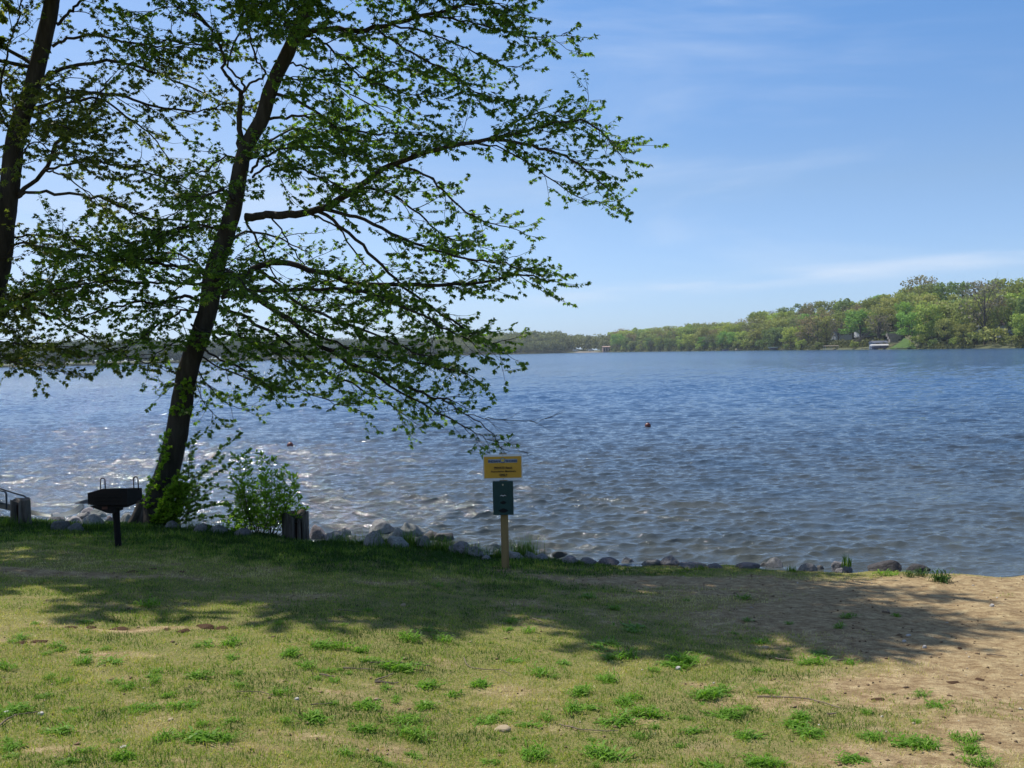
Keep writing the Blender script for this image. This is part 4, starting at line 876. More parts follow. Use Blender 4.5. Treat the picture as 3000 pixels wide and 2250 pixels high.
def rosette(seed, R_=.09, n_=26, lift=.5, wide=.2):
    r = np.random.default_rng(seed); V = []; Fc = []; T = []
    for i in range(n_):
        a_ = r.random() * 6.28; L = R_ * (.3 + .6 * r.random()); w_ = L * wide * (.7 + .6 * r.random()); up = lift * (.25 + .9 * r.random()); c0 = r.normal(size=2) * R_ * .38; d = np.array([math.cos(a_), math.sin(a_)]); s_ = np.array([-d[1], d[0]]); b0 = len(V); tn = np.clip(r.normal(.5, .22), 0, 1)
        for u, ww in ((0, .25), (.3, .8), (.6, 1.0), (.85, .6)):
            z = L * up * (1.5 * u - 1.1 * u * u); q = c0 + d * L * u
            V += [(q[0] - s_[0] * w_ * ww, q[1] - s_[1] * w_ * ww, z + w_ * .25), (q[0] + s_[0] * w_ * ww, q[1] + s_[1] * w_ * ww, z + w_ * .25)]; T += [tn, tn]
        V.append((*(c0 + d * L), L * up * .35)); T.append(tn)
        for j in range(3): Fc.append((b0 + 2 * j, b0 + 2 * j + 1, b0 + 2 * j + 3, b0 + 2 * j + 2))
        Fc.append((b0 + 6, b0 + 7, b0 + 8))
    me = bpy.data.meshes.new('weed_clump'); me.from_pydata(V, [], Fc); attr(me, 'tint', T); me.materials.append(m_weed); return me
WM = [rosette(i, .085, 75, .9, .075) for i in range(4)] + [rosette(10 + i, .085, 90, 1.3, .055) for i in range(4)] + [rosette(20 + i, .085, 60, .6, .10) for i in range(3)]
weeds = [(1200, 1876, 90), (1300, 1878, 70), (1190, 1965, 120), (1230, 2010, 90), (1395, 2012, 90), (1580, 1978, 80), (1505, 1940, 60), (1765, 1890, 100), (1810, 1932, 100), (1850, 1838, 80), (1990, 1940, 110), (1970, 1955, 90), (1790, 1995, 90), (1720, 2035, 100), (1700, 2075, 100), (1840, 2060, 90),
         (1900, 2100, 110), (1800, 2120, 120), (1420, 2115, 90), (1550, 2130, 80), (1600, 2110, 60), (1190, 2115, 100), (1060, 2140, 90), (1080, 2075, 110), (1260, 2070, 90), (1220, 2160, 110), (1560, 2220, 130), (1780, 2220, 150), (1440, 2235, 60), (1010, 2210, 70), (240, 1945, 70), (330, 1940, 80), (160, 1895, 60),
         (60, 2080, 110), (20, 1960, 70), (10, 2100, 60), (170, 2145, 100), (390, 2220, 100), (480, 2165, 80), (600, 2170, 130), (660, 2165, 100), (930, 2110, 110), (560, 2070, 60), (520, 2075, 70), (430, 2075, 70), (400, 2090, 50), (580, 1985, 80), (450, 1985, 50), (380, 2018, 60), (850, 1920, 90), (680, 1890, 80),
         (900, 1955, 70), (960, 1895, 90), (610, 1890, 60), (820, 2035, 60), (990, 1900, 70), (40, 2190, 90), (200, 2235, 60), (130, 2040, 50), (2110, 2030, 110), (2060, 2040, 110), (2010, 1935, 80), (2240, 2030, 70), (2230, 1885, 60), (2400, 1918, 60), (2390, 1945, 70), (2490, 1945, 50), (2360, 1945, 60),
         (2160, 2095, 90), (2110, 2100, 80), (2350, 2105, 90), (2400, 2155, 120), (2340, 2125, 90), (2200, 2165, 110), (2030, 2145, 70), (2540, 2090, 50), (2700, 2038, 60), (2740, 2070, 70), (2640, 2180, 130), (2570, 2160, 90), (2720, 2190, 110), (2840, 2170, 80), (2800, 2165, 60), (2490, 2225, 100), (2190, 2240, 110), (2860, 2205, 90),
         (2080, 2245, 80), (2880, 2240, 100), (2240, 2245, 90), (1280, 1720, 40), (1720, 1752, 60), (1850, 1850, 50), (2180, 1755, 50), (2010, 1762, 30), (1800, 1785, 50), (440, 1778, 80), (60, 1870, 60), (2600, 1640 + 46, 60), (2755, 1698, 50), (1330, 2040, 60), (700, 2010, 50), (1650, 1945, 60), (1480, 2090, 50)]
for i in range(95):
    py = random.uniform(1790, 2248); px = random.uniform(-20, 2980)
    if px > 2200 + (py - 1800) * -1 + 500 and py < 2080: continue
    weeds.append((px, py, random.choice((28, 34, 40, 48, 55))))
zones = lambda px, py: ('left' if px < 1000 else ('middle' if px < 2000 else 'right')) + ' part of the lawn'
half = []
for i, (px, py, wp) in enumerate(weeds):
    for s_ in range(2 if wp > 85 else 1):
        qx = px + (random.uniform(-.28, .28) * wp if wp > 85 else 0); qy = py + (random.uniform(-8, 8) if s_ else 0); w2 = wp * (.78 if wp > 85 else 1)
        p = gpt(qx, qy); k = w2 * p[1] / F / .165
        tall = py < 1800 or (i % 5 == 0); me = WM[(i * 3 + s_) % 4 + 4] if tall else WM[(i * 7 + s_ * 3) % len(WM)]
        o = bpy.data.objects.new('weed_clump', me); col.objects.link(o); o.location = p + np.array([0, 0, .002]); o.rotation_euler = (0, 0, random.uniform(0, 6.28)); q_ = random.uniform(.75, 1.4); o.scale = (k * q_, k / q_, k * random.uniform(.7, 1.2))
        big = 'large' if wp > 95 else ('medium' if wp > 65 else 'small'); row = 'nearest' if py > 2130 else ('middle' if py > 1960 else 'farther')
        o['label'] = f'{big} bright green leafy weed in the {row} rows, {zones(px, py)}'; o['category'] = 'weed'; o['group'] = f'{big} weeds in the {row} rows, {zones(px, py)}'

# plants on the right shore
m_shore_shaded = leafy('shaded_shore_leaf', [(0, (.018, .05, .012)), (.6, (.045, .10, .02)), (1, (.10, .17, .03))], .3, .2)  # weed leaf colours darkened to carry the shade on these plants
PM = []
for i in range(4): q_ = WM[4 + i].copy(); q_.name = 'shore_plant'; q_.materials.clear(); q_.materials.append(m_shore_shaded); PM.append(q_)
rr = random.Random(3)
spots = [(2665, 1690, 50), (2700, 1688, 60), (2760, 1706, 90), (2675, 1666, 40)] + [(2790 + i * 21, 1681 - i * .6 + rr.uniform(-4, 4), rr.uniform(45, 105)) for i in range(13)]
for i, (px, py, w_) in enumerate(spots):
    p = gpt(px, py)
    if p[1] > edgeY(p[0]): p[1] = float(edgeY(p[0])) - .03; p[2] = float(gz(p[0], p[1]))
    o = bpy.data.objects.new('shore_plant', PM[i % 4]); col.objects.link(o); k = w_ * p[1] / F / .19; o.location = p; o.scale = (k, k, k * 1.7); o.rotation_euler = (0, 0, i)
    tag(o, 'dark leafy plant fringing the sandy shore at the right', 'plant', 'leafy plants along the right shore')

# fallen sticks, stones and mulch
m_stick = simple('dry_stick', (.26, .20, .14), (.13, .095, .065), 30, .85); m_stone = simple('tan_stone', (.42, .33, .20), (.30, .23, .14), 12, .8); m_pale = simple('pale_pebble', (.55, .52, .47), (.4, .37, .33), 20, .8)
sticks = [([(2218, 2045), (2300, 2048), (2380, 2055), (2462, 2080)], 6, 'long thin stick lying in the lower right of the lawn'), ([(1640, 2128), (1690, 2140), (1750, 2146), (1812, 2148)], 4.5, 'straight dark stick right of the tan stone'), ([(1085, 1947), (1150, 1945), (1210, 1950), (1258, 1956)], 5, 'stick lying behind the tall weed clump'),
          ([(1005, 1962), (1060, 1964), (1095, 1968)], 5, 'short stick left of the tall weed clump'), ([(1360, 1932), (1372, 1955), (1420, 1966), (1470, 1968), (1500, 1985)], 3.5, 'forked thin twig in the centre of the lawn'), ([(0, 2130), (30, 2108), (70, 2096), (112, 2092)], 5, 'curved stick at the left edge of the lawn'),
          ([(935, 1978), (960, 1984), (980, 1988)], 6, 'pale short stick left of the lawn centre'), ([(910, 2070), (975, 2066)], 5, 'pale straight stick among weeds'), ([(2272, 1934), (2325, 1940)], 7, 'short dark bark piece at the sand edge'), ([(2450, 1940), (2515, 1934)], 6, 'pale stick stub by a small weed on the sand'), ([(1560, 1815), (1590, 1828)], 4, 'thin pale twig just below the shade'),
          ([(2425, 2098), (2450, 2096)], 6, 'little pale stick below the long stick'), ([(2890, 1920), (2950, 1928)], 4, 'thin dark twig on the sand at right'), ([(990, 1790), (1060, 1796)], 4, 'white thin twig in the tree shade'), ([(690, 2033), (760, 2033), (800, 2042)], 3, 'hair thin dry twig in the left lawn'), ([(2585, 1794), (2605, 1798), (2600, 1790)], 6, 'curled brown bark piece on the sand'),
          ([(1100, 1998), (1135, 1985), (1152, 1978)], 4.5, 'pale split chip left of the tall weed clump'), ([(1098, 2003), (1168, 2006)], 9, 'dark bark chunk left of the tall weed clump')]
for pts, wpx, lb in sticks:
    Q = np.array([gpt(a_, b_, .012) for a_, b_ in pts]); p0 = Q.mean(0); b = MB(); n_ = 3 * len(pts); S = spline(Q, n_) - p0; S[:, 2] += np.random.default_rng(len(lb)).normal(size=n_) * .002
    rr_ = wpx * p0[1] / F / 2; b.tube([tuple(q) for q in S], [rr_ * (1 - .5 * i / n_) * random.uniform(.8, 1.15) for i in range(n_)], 6); o = b.build('stick', m_stick); o.location = p0; tag(o, lb, 'stick', 'fallen sticks on the ground')
SM = RM[3].copy(); SM.materials.clear(); SM.materials.append(m_stone); SP = RM[5].copy(); SP.materials.clear(); SP.materials.append(m_pale)
for px, py, wp, hp, me, lb in [(1473, 2140, 52, 20, SM, 'smooth tan oval stone half hidden in the lawn'), (1985, 1961, 20, 13, SP, 'pale stone at the foot of a weed right of centre'), (118, 2094, 20, 13, SP, 'pale stone at the end of the curved stick'), (500, 2112, 22, 13, SM, 'tan stone in the left lawn'), (18, 2090, 20, 12, SP, 'white stone at the left edge'),
                               (2905, 1777, 16, 12, SP, 'white chip at the top right of the sand'), (2648, 1880, 14, 9, SP, 'white chip on the sand above two others'), (2707, 1898, 15, 12, SP, 'largest white chip in the middle of the sand'), (1181, 1776, 18, 12, SM, 'tan stone in the tree shade'), (2660, 1862, 18, 6, SP, 'flat white chip at the shade edge on the sand'),
                               (868, 2050, 16, 10, SP, 'white pebble beside the pale straight stick'), (360, 2190, 24, 8, SP, 'flat white scrap on the near left lawn'), (2090, 2003, 8, 7, SP, 'tiny white pebble above a large weed'), (2240, 1898, 26, 8, SM, 'tan flat stone at the sand edge')]:
    p = gpt(px, py); o = bpy.data.objects.new('stone', me); col.objects.link(o); w_ = wp * p[1] / F / 2; o.scale = (w_, w_ * .8, hp * p[1] / F / 2 * 1.2); o.location = p + np.array([0, 0, o.scale.z * .35]); tag(o, lb, 'stone', 'small stones on the ground')
# crumbs of soil, chips and dry bits: nobody could count them
r = np.random.default_rng(77); M_ = 8000; y = 4 + 8.7 * r.random(M_) ** 1.1; x = (r.random(M_) * 2 - 1) * (1.2 + .55 * y); bm_ = bare(x, y); kp = (r.random(M_) < .16 + 1.1 * bm_) & (y < edgeY(x) - .05); x, y = x[kp], y[kp]; k = len(x)
s_ = .003 + .013 * r.random(k) ** 4; Z = gz(x, y); O = np.array([(1, 0, 0), (-.5, .8, 0), (-.4, -.8, .1), (0, 0, .8), (.2, .1, -.4)]); th_ = r.random(k) * 6.28; st_ = 1 + 2 * r.random(k) ** 3
lx = O[None, :, 0] * st_[:, None]; ly = O[None, :, 1]; V = np.stack([x[:, None] + s_[:, None] * (lx * np.cos(th_)[:, None] - ly * np.sin(th_)[:, None]), y[:, None] + s_[:, None] * (lx * np.sin(th_)[:, None] + ly * np.cos(th_)[:, None]), Z[:, None] + s_[:, None] * (.2 + O[None, :, 2])], -1)
fc = np.array([(0, 1, 3), (1, 2, 3), (2, 0, 3), (0, 2, 4), (2, 1, 4), (1, 0, 4)]); me = mesh_np('soil_litter', V.reshape(-1, 3), [(np.arange(k)[:, None, None] * 5 + fc[None]).reshape(-1, 3)]); attr(me, 'tint', np.repeat(r.random(k), 5))
n = N('litter'); m_lit = n.done(n.pbr(n.ramp(n.attr('tint'), [(0, (.10, .065, .035)), (.55, (.22, .145, .08)), (.88, (.34, .25, .15)), (1, (.6, .56, .5))]), .9)); tag(obj('soil_litter', me, m_lit), 'crumbs of soil, chips and dry bits scattered over the bare ground', 'litter', kind='stuff')
# clods of dug earth
m_clod = simple('dark_soil', (.24, .145, .085), (.10, .055, .032), 60, .95, bstr=.9, bdist=.02, spec=.1); SC = RM[1].copy(); SC.materials.clear(); SC.materials.append(m_clod)
for i, (px, py, wp, hp) in enumerate([(345, 1845, 60, 14), (265, 1840, 40, 12), (205, 1838, 40, 10), (535, 1850, 44, 16), (600, 1838, 60, 22), (645, 1842, 50, 14), (490, 1845, 30, 8), (110, 1880, 50, 12), (60, 1884, 40, 8), (450, 1668, 24, 9), (385, 1676, 40, 9), (535, 1676, 30, 8), (2790, 2000, 40, 10), (2870, 1992, 30, 9), (2575, 2050, 40, 10), (2812, 1900, 18, 8)]):
    p = gpt(px, py); o = bpy.data.objects.new('soil_clod', SC); col.objects.link(o); w_ = wp * p[1] / F / 2; o.scale = (w_ * 1.3, w_ * .9, max(.012, hp * p[1] / F * .5)); o.location = p; o.rotation_euler = (0, 0, i * 1.3)
    tag(o, 'crumbly dark brown clod of dug soil on the left lawn' if px < 1500 else 'low dark clump of soil on the right sand', 'soil clod', 'soil clods on the left lawn' if px < 1500 else 'soil clumps on the right sand')

# ------------------------------------------------------------------ far shore
Dk = np.array([(-900, 500), (0, 650), (350, 650), (700, 800), (1000, 950), (1250, 1050), (1700, 1000), (1780, 960), (1850, 900), (2000, 780), (2200, 640), (2400, 520), (2600, 440), (2800, 390), (3000, 350), (3500, 290), (4200, 240)], float)
SKY = np.array([(-900, 1000), (0, 1008), (350, 1004), (700, 998), (1000, 992), (1300, 984), (1440, 975), (1620, 968), (1680, 978), (1740, 986), (1775, 984), (1821, 963), (1870, 964), (1935, 960), (1998, 952), (2093, 941), (2169, 943), (2197, 928), (2235, 912), (2315, 900), (2350, 895), (2395, 880), (2433, 884), (2465, 876), (2518, 878), (2569, 865), (2648, 858), (2673, 838), (2705, 828),
                (2749, 837), (2806, 832), (2898, 822), (3000, 825), (3500, 800), (4200, 790)], float)
def hz(px): return 1029 - (px - 1500) * .0227
def dirx(px): d = cf * F + cr * (px - 1500) - cu * (hz(px) - 1125); return d[0] / d[1]
def Dd(px): return np.interp(px, Dk[:, 0], Dk[:, 1])
def ridge(px):                       # top of the trees above the water, at the ridge
    D = Dd(px) + 95; return CAMZ + (hz(px) - np.interp(px, SKY[:, 0], SKY[:, 1])) * D / F
def hill_h(px, s):                   # s metres behind the waterline
    top = np.maximum(ridge(px) - 15.5, 1.0); return np.where(s < 0, s * .3, .9 * sstep(0, 4, s) + (top - .9) * sstep(6, 95, s))
pxs = np.arange(-900, 4200, 14.); ss = np.array([-8, 0, 2, 5, 9, 15, 22, 30, 40, 52, 65, 80, 95, 120, 180, 400, 1500.])
kx = np.array([dirx(p) for p in pxs]); V = []
for s_ in ss:
    D = Dd(pxs) + s_; V.append(np.stack([kx * D, D, hill_h(pxs, np.minimum(s_, 1e9) + 0 * pxs) - .03 + .8 * (fbm(pxs * .02, 0 * pxs + s_ * .05, 3) - .5) * (s_ > 6)], -1))
V = np.array(V); nn = len(pxs); I = np.arange(len(ss) - 1)[:, None] * nn + np.arange(nn - 1)[None]
me = mesh_np('hills', V.reshape(-1, 3), [np.stack([I, I + 1, I + nn + 1, I + nn], -1).reshape(-1, 4)], True)
n = N('wooded_slope'); P = n.n('ShaderNodeNewGeometry').outputs['Position']; a = n.noise(.08, 5, .6, vec=P)
m_hill = n.done(n.pbr(n.ramp(a, [(.35, (.05, .06, .02)), (.55, (.09, .10, .04)), (.7, (.12, .10, .06))]), .95)); tag(obj('hills', me, m_hill), kind='structure')

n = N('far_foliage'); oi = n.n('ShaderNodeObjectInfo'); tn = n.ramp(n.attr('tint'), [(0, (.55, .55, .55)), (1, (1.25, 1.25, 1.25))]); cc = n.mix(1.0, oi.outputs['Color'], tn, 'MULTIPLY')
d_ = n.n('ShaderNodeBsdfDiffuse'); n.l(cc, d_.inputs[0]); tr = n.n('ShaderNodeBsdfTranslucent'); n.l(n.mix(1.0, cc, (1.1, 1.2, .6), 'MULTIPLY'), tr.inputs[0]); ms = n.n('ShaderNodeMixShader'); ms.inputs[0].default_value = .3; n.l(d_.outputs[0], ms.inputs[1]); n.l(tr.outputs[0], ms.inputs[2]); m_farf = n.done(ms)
m_fartrunk = simple('far_bark', (.10, .085, .07), (.06, .05, .042), 3, .9)
def crown_mesh(seed, H=17, W=11, base=.22, n_=1100, kind='round', leaf=.55):
    r = np.random.default_rng(seed); T = Tubes(); P = []; tint = []
    z0 = H * base; nb = 15 if kind != 'conifer' else 0; tips = []
    th = .018 * H; T.add(np.array([(0, 0, -1.5), (.1, 0, z0), (.0, .1, H * .62), (.1, 0, H * .9)]), [th * 1.15, th * .85, th * .5, th * .12], 6)
    if kind == 'conifer':
        for i in range(n_):
            v = r.random() ** .8; z = H * (.06 + .94 * v); q = W / 2 * (1 - v) * (.75 + .3 * math.sin(z * 3.1)) * math.sqrt(r.random()); a_ = r.random() * 6.28; P.append((q * math.cos(a_), q * math.sin(a_), z)); tint.append(.2 + .6 * q / W * 2)
    else:
        for i in range(nb):
            a_ = i * 2.4 + r.random() * .7; zs = z0 + (H * .55 - z0) * (i / nb); el = .35 + .9 * (i / nb); L = W * .5 * (1.0 - .25 * i / nb) * (.75 + .4 * r.random()); tip = np.array([math.cos(a_) * L, math.sin(a_) * L, min(zs + L * el + H * .12, H * .93)])
            mid = np.array([tip[0] * .45, tip[1] * .45, zs + (tip[2] - zs) * .62]); st_ = np.array([.05, .05, zs]); T.add(spline([st_, mid, tip], 6), np.linspace(th * .38, th * .06, 6), 4); tips.append(tip); tips.append(mid * .3 + tip * .7 + r.normal(size=3) * .6)
            if kind == 'bare':
                for q_ in range(9):
                    p_ = mid + (tip - mid) * r.random(); e_ = p_ + (tip - mid) * .35 * r.random() + r.normal(size=3) * 1.1 + np.array([0, 0, .9]); T.add(np.array([p_, (p_ + e_) / 2, e_]), [.05, .035, .015], 3)
        tips.append(np.array([0, 0, H * .93])); tips.append(np.array([.8, .3, H * .82])); tips = np.array(tips)
        for i in range(n_):
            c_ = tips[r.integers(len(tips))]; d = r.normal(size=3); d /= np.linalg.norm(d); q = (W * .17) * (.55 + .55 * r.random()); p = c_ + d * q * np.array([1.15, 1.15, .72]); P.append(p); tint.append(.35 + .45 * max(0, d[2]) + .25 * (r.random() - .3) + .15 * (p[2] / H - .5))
    P = np.array(P); D_ = r.normal(size=P.shape); k = len(P); sz = leaf * (.5 + .9 * r.random(k))
    Q4 = np.array([(-1, -.5, 0), (.2, -.8, .15), (1, .2, 0), (0, .8, -.15)]) * .5; A = D_ / np.linalg.norm(D_, axis=1, keepdims=True); B_ = np.cross(A, r.normal(size=P.shape)); B_ /= np.linalg.norm(B_, axis=1, keepdims=True); C_ = np.cross(A, B_)
    V = P[:, None] + sz[:, None, None] * (Q4[None, :, 0:1] * A[:, None] + Q4[None, :, 1:2] * B_[:, None] + Q4[None, :, 2:3] * C_[:, None])
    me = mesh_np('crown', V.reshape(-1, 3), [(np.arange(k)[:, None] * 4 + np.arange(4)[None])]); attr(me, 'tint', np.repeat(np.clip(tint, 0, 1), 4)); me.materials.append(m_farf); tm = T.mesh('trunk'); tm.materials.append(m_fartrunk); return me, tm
KM = {'round': [crown_mesh(i, leaf=1.0, n_=1500, base=.10 + .04 * (i % 3), W=12 + i % 4) for i in range(7)], 'sparse': [crown_mesh(30 + i, 18, 13, .2, 900, leaf=.8) for i in range(3)], 'bare': [crown_mesh(40 + i, 18, 12, .2, 600, 'bare', leaf=.65) for i in range(3)],
      'conifer': [crown_mesh(50 + i, 13, 6, .1, 900, 'conifer', leaf=.9) for i in range(2)], 'bush': [crown_mesh(60 + i, 5, 6, .08, 380, leaf=.8) for i in range(3)]}
PAL = {'olive': (.34, .36, .13), 'yellow green': (.38, .44, .12), 'fresh green': (.26, .42, .11), 'brown budding': (.33, .27, .16), 'mid green': (.22, .28, .11), 'grey brown': (.27, .24, .18), 'dark green': (.05, .08, .045)}
def far_tree(px, s_, H, pal, kind, label, group=None, rnd=.15, idx=None, dz=0, name=None):
    D = Dd(px) + s_; x = dirx(px) * D; z = float(hill_h(np.array([float(px)]), np.array([float(s_)]))[0]) - .1 + dz; cm, tm = KM[kind][(random.randrange(99) if idx is None else idx) % len(KM[kind])]; h0 = {'round': 17, 'sparse': 18, 'bare': 18, 'conifer': 13, 'bush': 5}[kind]
    k = H / h0; root = empty(name or {'conifer': 'conifer_tree', 'bush': 'bush'}.get(kind, 'broadleaf_tree'), (x, D, z), label, 'bush' if kind == 'bush' else 'tree', group, random.uniform(0, 6.28)); root.scale = (k * random.uniform(.9, 1.1), k * random.uniform(.9, 1.1), k)
    c = obj('crown', cm, None, root); tk_ = obj('trunk', tm, None, root); pc = PAL[pal]; f = 1 + random.uniform(-rnd, rnd); g = 1 + random.uniform(-.08, .08); c.color = (pc[0] * f * g, pc[1] * f, pc[2] * f, 1); return root
random.seed(5); cnt = 0
# rows on the right hand shore, from the ridge down to the water
for row, s_ in enumerate([88, 68, 50, 35, 22, 11, 4]):
    px = 1790 + row * 9
    while px < 3060:
        D = Dd(px) + s_; step_ = (9.6 if row < 5 else 8.6) * F / D
        clear = (2575 < px < 2710 and row >= 3) or (2385 < px < 2640 and row >= 5) or (2840 < px < 2990 and row >= 5)
        if not clear:
            q = random.random(); pal = 'olive' if q < .38 else ('brown budding' if q < .52 else ('yellow green' if q < .74 else ('mid green' if q < .84 else ('fresh green' if q < .90 else 'grey brown'))))
            if row >= 5 and q < .5: pal = 'mid green' if q < .3 else 'olive'
            kind = 'bare' if pal == 'grey brown' else ('sparse' if pal == 'brown budding' else 'round'); H = random.uniform(13, 17.5) if row < 5 else random.uniform(8, 13)
            if row == 0: H = random.uniform(14, 16.5)
            where = 'up on the ridge of' if row < 2 else ('midway up' if row < 5 else 'at the waterline of')
            far_tree(px + random.uniform(-.3, .3) * step_, s_ + random.uniform(-5, 5) * (row < 6), H, pal, kind, f'{pal} spring tree {where} the right wooded shore', f'{pal} trees {where} the right shore'); cnt += 1
        px += step_ * random.uniform(.8, 1.15)
print('far trees', cnt)
for px, s_, H, pal, kind, lb in [(2672, 6, 14.5, 'fresh green', 'round', 'vivid blue green round tree at the right end of the green lawn slope'), (2740, 12, 17, 'yellow green', 'round', 'tall bright yellow green tree right of the vivid round tree'), (2762, 9, 10, 'dark green', 'conifer', 'dark conifer standing at the waterline right of the lawn slope'), (2885, 16, 25, 'grey brown', 'bare', 'tallest nearly bare tree near the right edge'),
                                (2575, 24, 10, 'dark green', 'conifer', 'small dark conifer on the lawn above the boathouse'), (2610, 45, 11, 'dark green', 'conifer', 'dark conifer among trunks behind the lawn'), (2822, 60, 13, 'dark green', 'conifer', 'dark conifer high up right of the bright trees'), (2580, 32, 18, 'olive', 'sparse', 'wide spreading olive tree above the boathouse'), (2396, 7, 17, 'brown budding', 'bare', 'bare brown branching tree left of the wooden stairs'),
                                (2700, 85, 19, 'brown budding', 'sparse', 'airy budding tree crowning the skyline'), (2125, 5, 12, 'fresh green', 'round', 'narrow fresh green tree left of the moored boats')]:
    far_tree(px, s_, H, pal, kind, lb, rnd=.02, idx=1)
px = 1800
while px < 3050:
    D = Dd(px) + 2; 
    if not (2600 < px < 2680 or 2540 < px < 2605 or 2410 < px < 2450): far_tree(px, random.uniform(1, 5), random.uniform(2.5, 6), random.choice(['mid green', 'olive', 'yellow green', 'mid green']), 'bush', 'low waterside bush along the foot of the right wooded shore', 'waterside bushes on the right shore')
    px += 7.5 * F / D * random.uniform(.8, 1.4)
# undergrowth covering the slope under the trees
r = np.random.default_rng(99); k = 52000; px = 1760 + 1320 * r.random(k) ** .8; s_ = .3 + 102 * r.random(k) ** 1.25; clr = ((px > 2590) & (px < 2695) & (s_ < 40)) | ((px > 2400) & (px < 2610) & (s_ < 9)) | ((px > 2430) & (px < 2570) & (s_ > 22) & (s_ < 44)) | ((px > 2850) & (px < 2975) & (s_ < 26)); px = px[~clr]; s_ = s_[~clr]; k = len(px)
D = Dd(px) + s_; P = np.stack([np.array([dirx(p) for p in px]) * D, D, hill_h(px, s_) + r.random(k) ** 1.3 * (1.0 + 4.5 * sstep(0, 12, s_) * fbm(px * .06, s_ * .12, 3))], 1); A = r.normal(size=(k, 3)); A /= np.linalg.norm(A, axis=1, keepdims=True); B_ = np.cross(A, r.normal(size=(k, 3))); B_ /= np.linalg.norm(B_, axis=1, keepdims=True)
Q4 = np.array([(-1, -.5), (.2, -.8), (1, .2), (0, .8)]) * .5; sz = (.7 + .9 * r.random(k)); V = P[:, None] + sz[:, None, None] * (Q4[None, :, 0:1] * A[:, None] + Q4[None, :, 1:2] * B_[:, None])
me = mesh_np('undergrowth', V.reshape(-1, 3), [(np.arange(k)[:, None] * 4 + np.arange(4)[None])]); attr(me, 'tint', np.repeat(np.clip(.1 + .5 * r.random(k) + .5 * (fbm(px * .05, s_ * .1, 3) - .5), 0, 1), 4)); o = obj('undergrowth', me, m_farf); o.color = (.21, .22, .11, 1); tag(o, 'brushy undergrowth between the trunks on the right wooded slope', 'undergrowth', kind='stuff')
# the distant wood on the left and middle of the far shore reads as one mass
def forest(name, lo, hi, label, colr, seed):
    r = np.random.default_rng(seed); VV = []; TT = []
    base_ = [KM['round'][i][0] for i in range(4)] + [KM['sparse'][0][0]]; arr = []
    for m_ in base_:
        a_ = np.zeros(len(m_.vertices) * 3, np.float32); m_.vertices.foreach_get('co', a_); t_ = np.zeros(len(m_.vertices), np.float32); m_.attributes['tint'].data.foreach_get('value', t_); a_ = a_.reshape(-1, 4, 3); sel = r.permutation(len(a_))[:420]; arr.append((a_[sel], t_.reshape(-1, 4)[sel]))
    for s_ in (92, 76, 60, 46, 34, 24, 15, 8, 3):
        px = lo
        while px < hi:
            D = Dd(px) + s_; a_, t_ = arr[r.integers(len(arr))]; h_ = (r.uniform(.75, 1.0) if s_ > 20 else r.uniform(.45, .8)); x = dirx(px) * D; z = float(hill_h(np.array([float(px)]), np.array([float(s_)]))[0]) - .5; c_, q_ = math.cos(px), math.sin(px)
            if not (30 < px < 110 and s_ < 40) and not (1665 < px < 1770 and s_ < 30): VV.append(((a_.mean(1, keepdims=True) * np.array([1, 1, 1.12]) - np.array([0, 0, 2.2]) + (a_ - a_.mean(1, keepdims=True)) * 1.7) @ np.array([[c_, q_, 0], [-q_, c_, 0], [0, 0, 1]])) * h_ + np.array([x, D, z])); TT.append(np.clip(t_ * .8 + r.normal() * .16, 0, 1))
            px += 9.5 * F / D * r.uniform(.8, 1.2)
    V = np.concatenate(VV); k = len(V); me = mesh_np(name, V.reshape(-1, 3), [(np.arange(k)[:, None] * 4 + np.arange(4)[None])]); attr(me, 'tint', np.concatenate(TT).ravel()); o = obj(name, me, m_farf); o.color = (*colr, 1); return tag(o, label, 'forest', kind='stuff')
forest('distant_forest', -500, 1290, 'hazy blue green wood on the far left shore seen through the maples', (.19, .215, .20), 1)  # distance haze put into the blue-grey colour of this wood
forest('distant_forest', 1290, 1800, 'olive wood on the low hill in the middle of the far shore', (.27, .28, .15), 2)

# ------------------------------------------------------------------ houses, docks and boats on the far shore
def fp(px, py, s_=0, ref=None): return at(px, py, Dd(px if ref is None else ref) + s_)
m_wall = simple('pale_siding', (.55, .56, .55), (.45, .46, .46), .8, .7); m_bwall = simple('grey_blue_siding', (.20, .25, .32), (.15, .19, .25), .8, .7); m_roof = simple('slate_blue_roof', (.10, .12, .17), (.07, .085, .12), 1.5, .8); m_broof = simple('brown_roof', (.15, .11, .10), (.10, .075, .07), 1.5, .8)
m_canopy = simple('white_canvas', (.75, .72, .68), (.62, .6, .57), .7, .7); m_dark = simple('dark_glass', (.02, .025, .03), rough=.2); m_dock = simple('dock_boards', (.30, .25, .20), (.18, .15, .12), 1, .85); m_pink = simple('pinkish_brick', (.50, .34, .28), (.40, .27, .22), .6, .8); m_tan = simple('tan_canvas', (.42, .35, .22), (.3, .25, .16), .8, .8)
m_stonew = simple('stone_wall', (.34, .30, .25), (.18, .16, .13), .9, .9); m_lawn2 = simple('far_lawn', (.09, .15, .04), (.06, .11, .03), .3, .9, spec=.1); m_purple = simple('boat_hull', (.20, .16, .24), rough=.4); m_teal = simple('teal_frame', (.10, .15, .14), rough=.5)
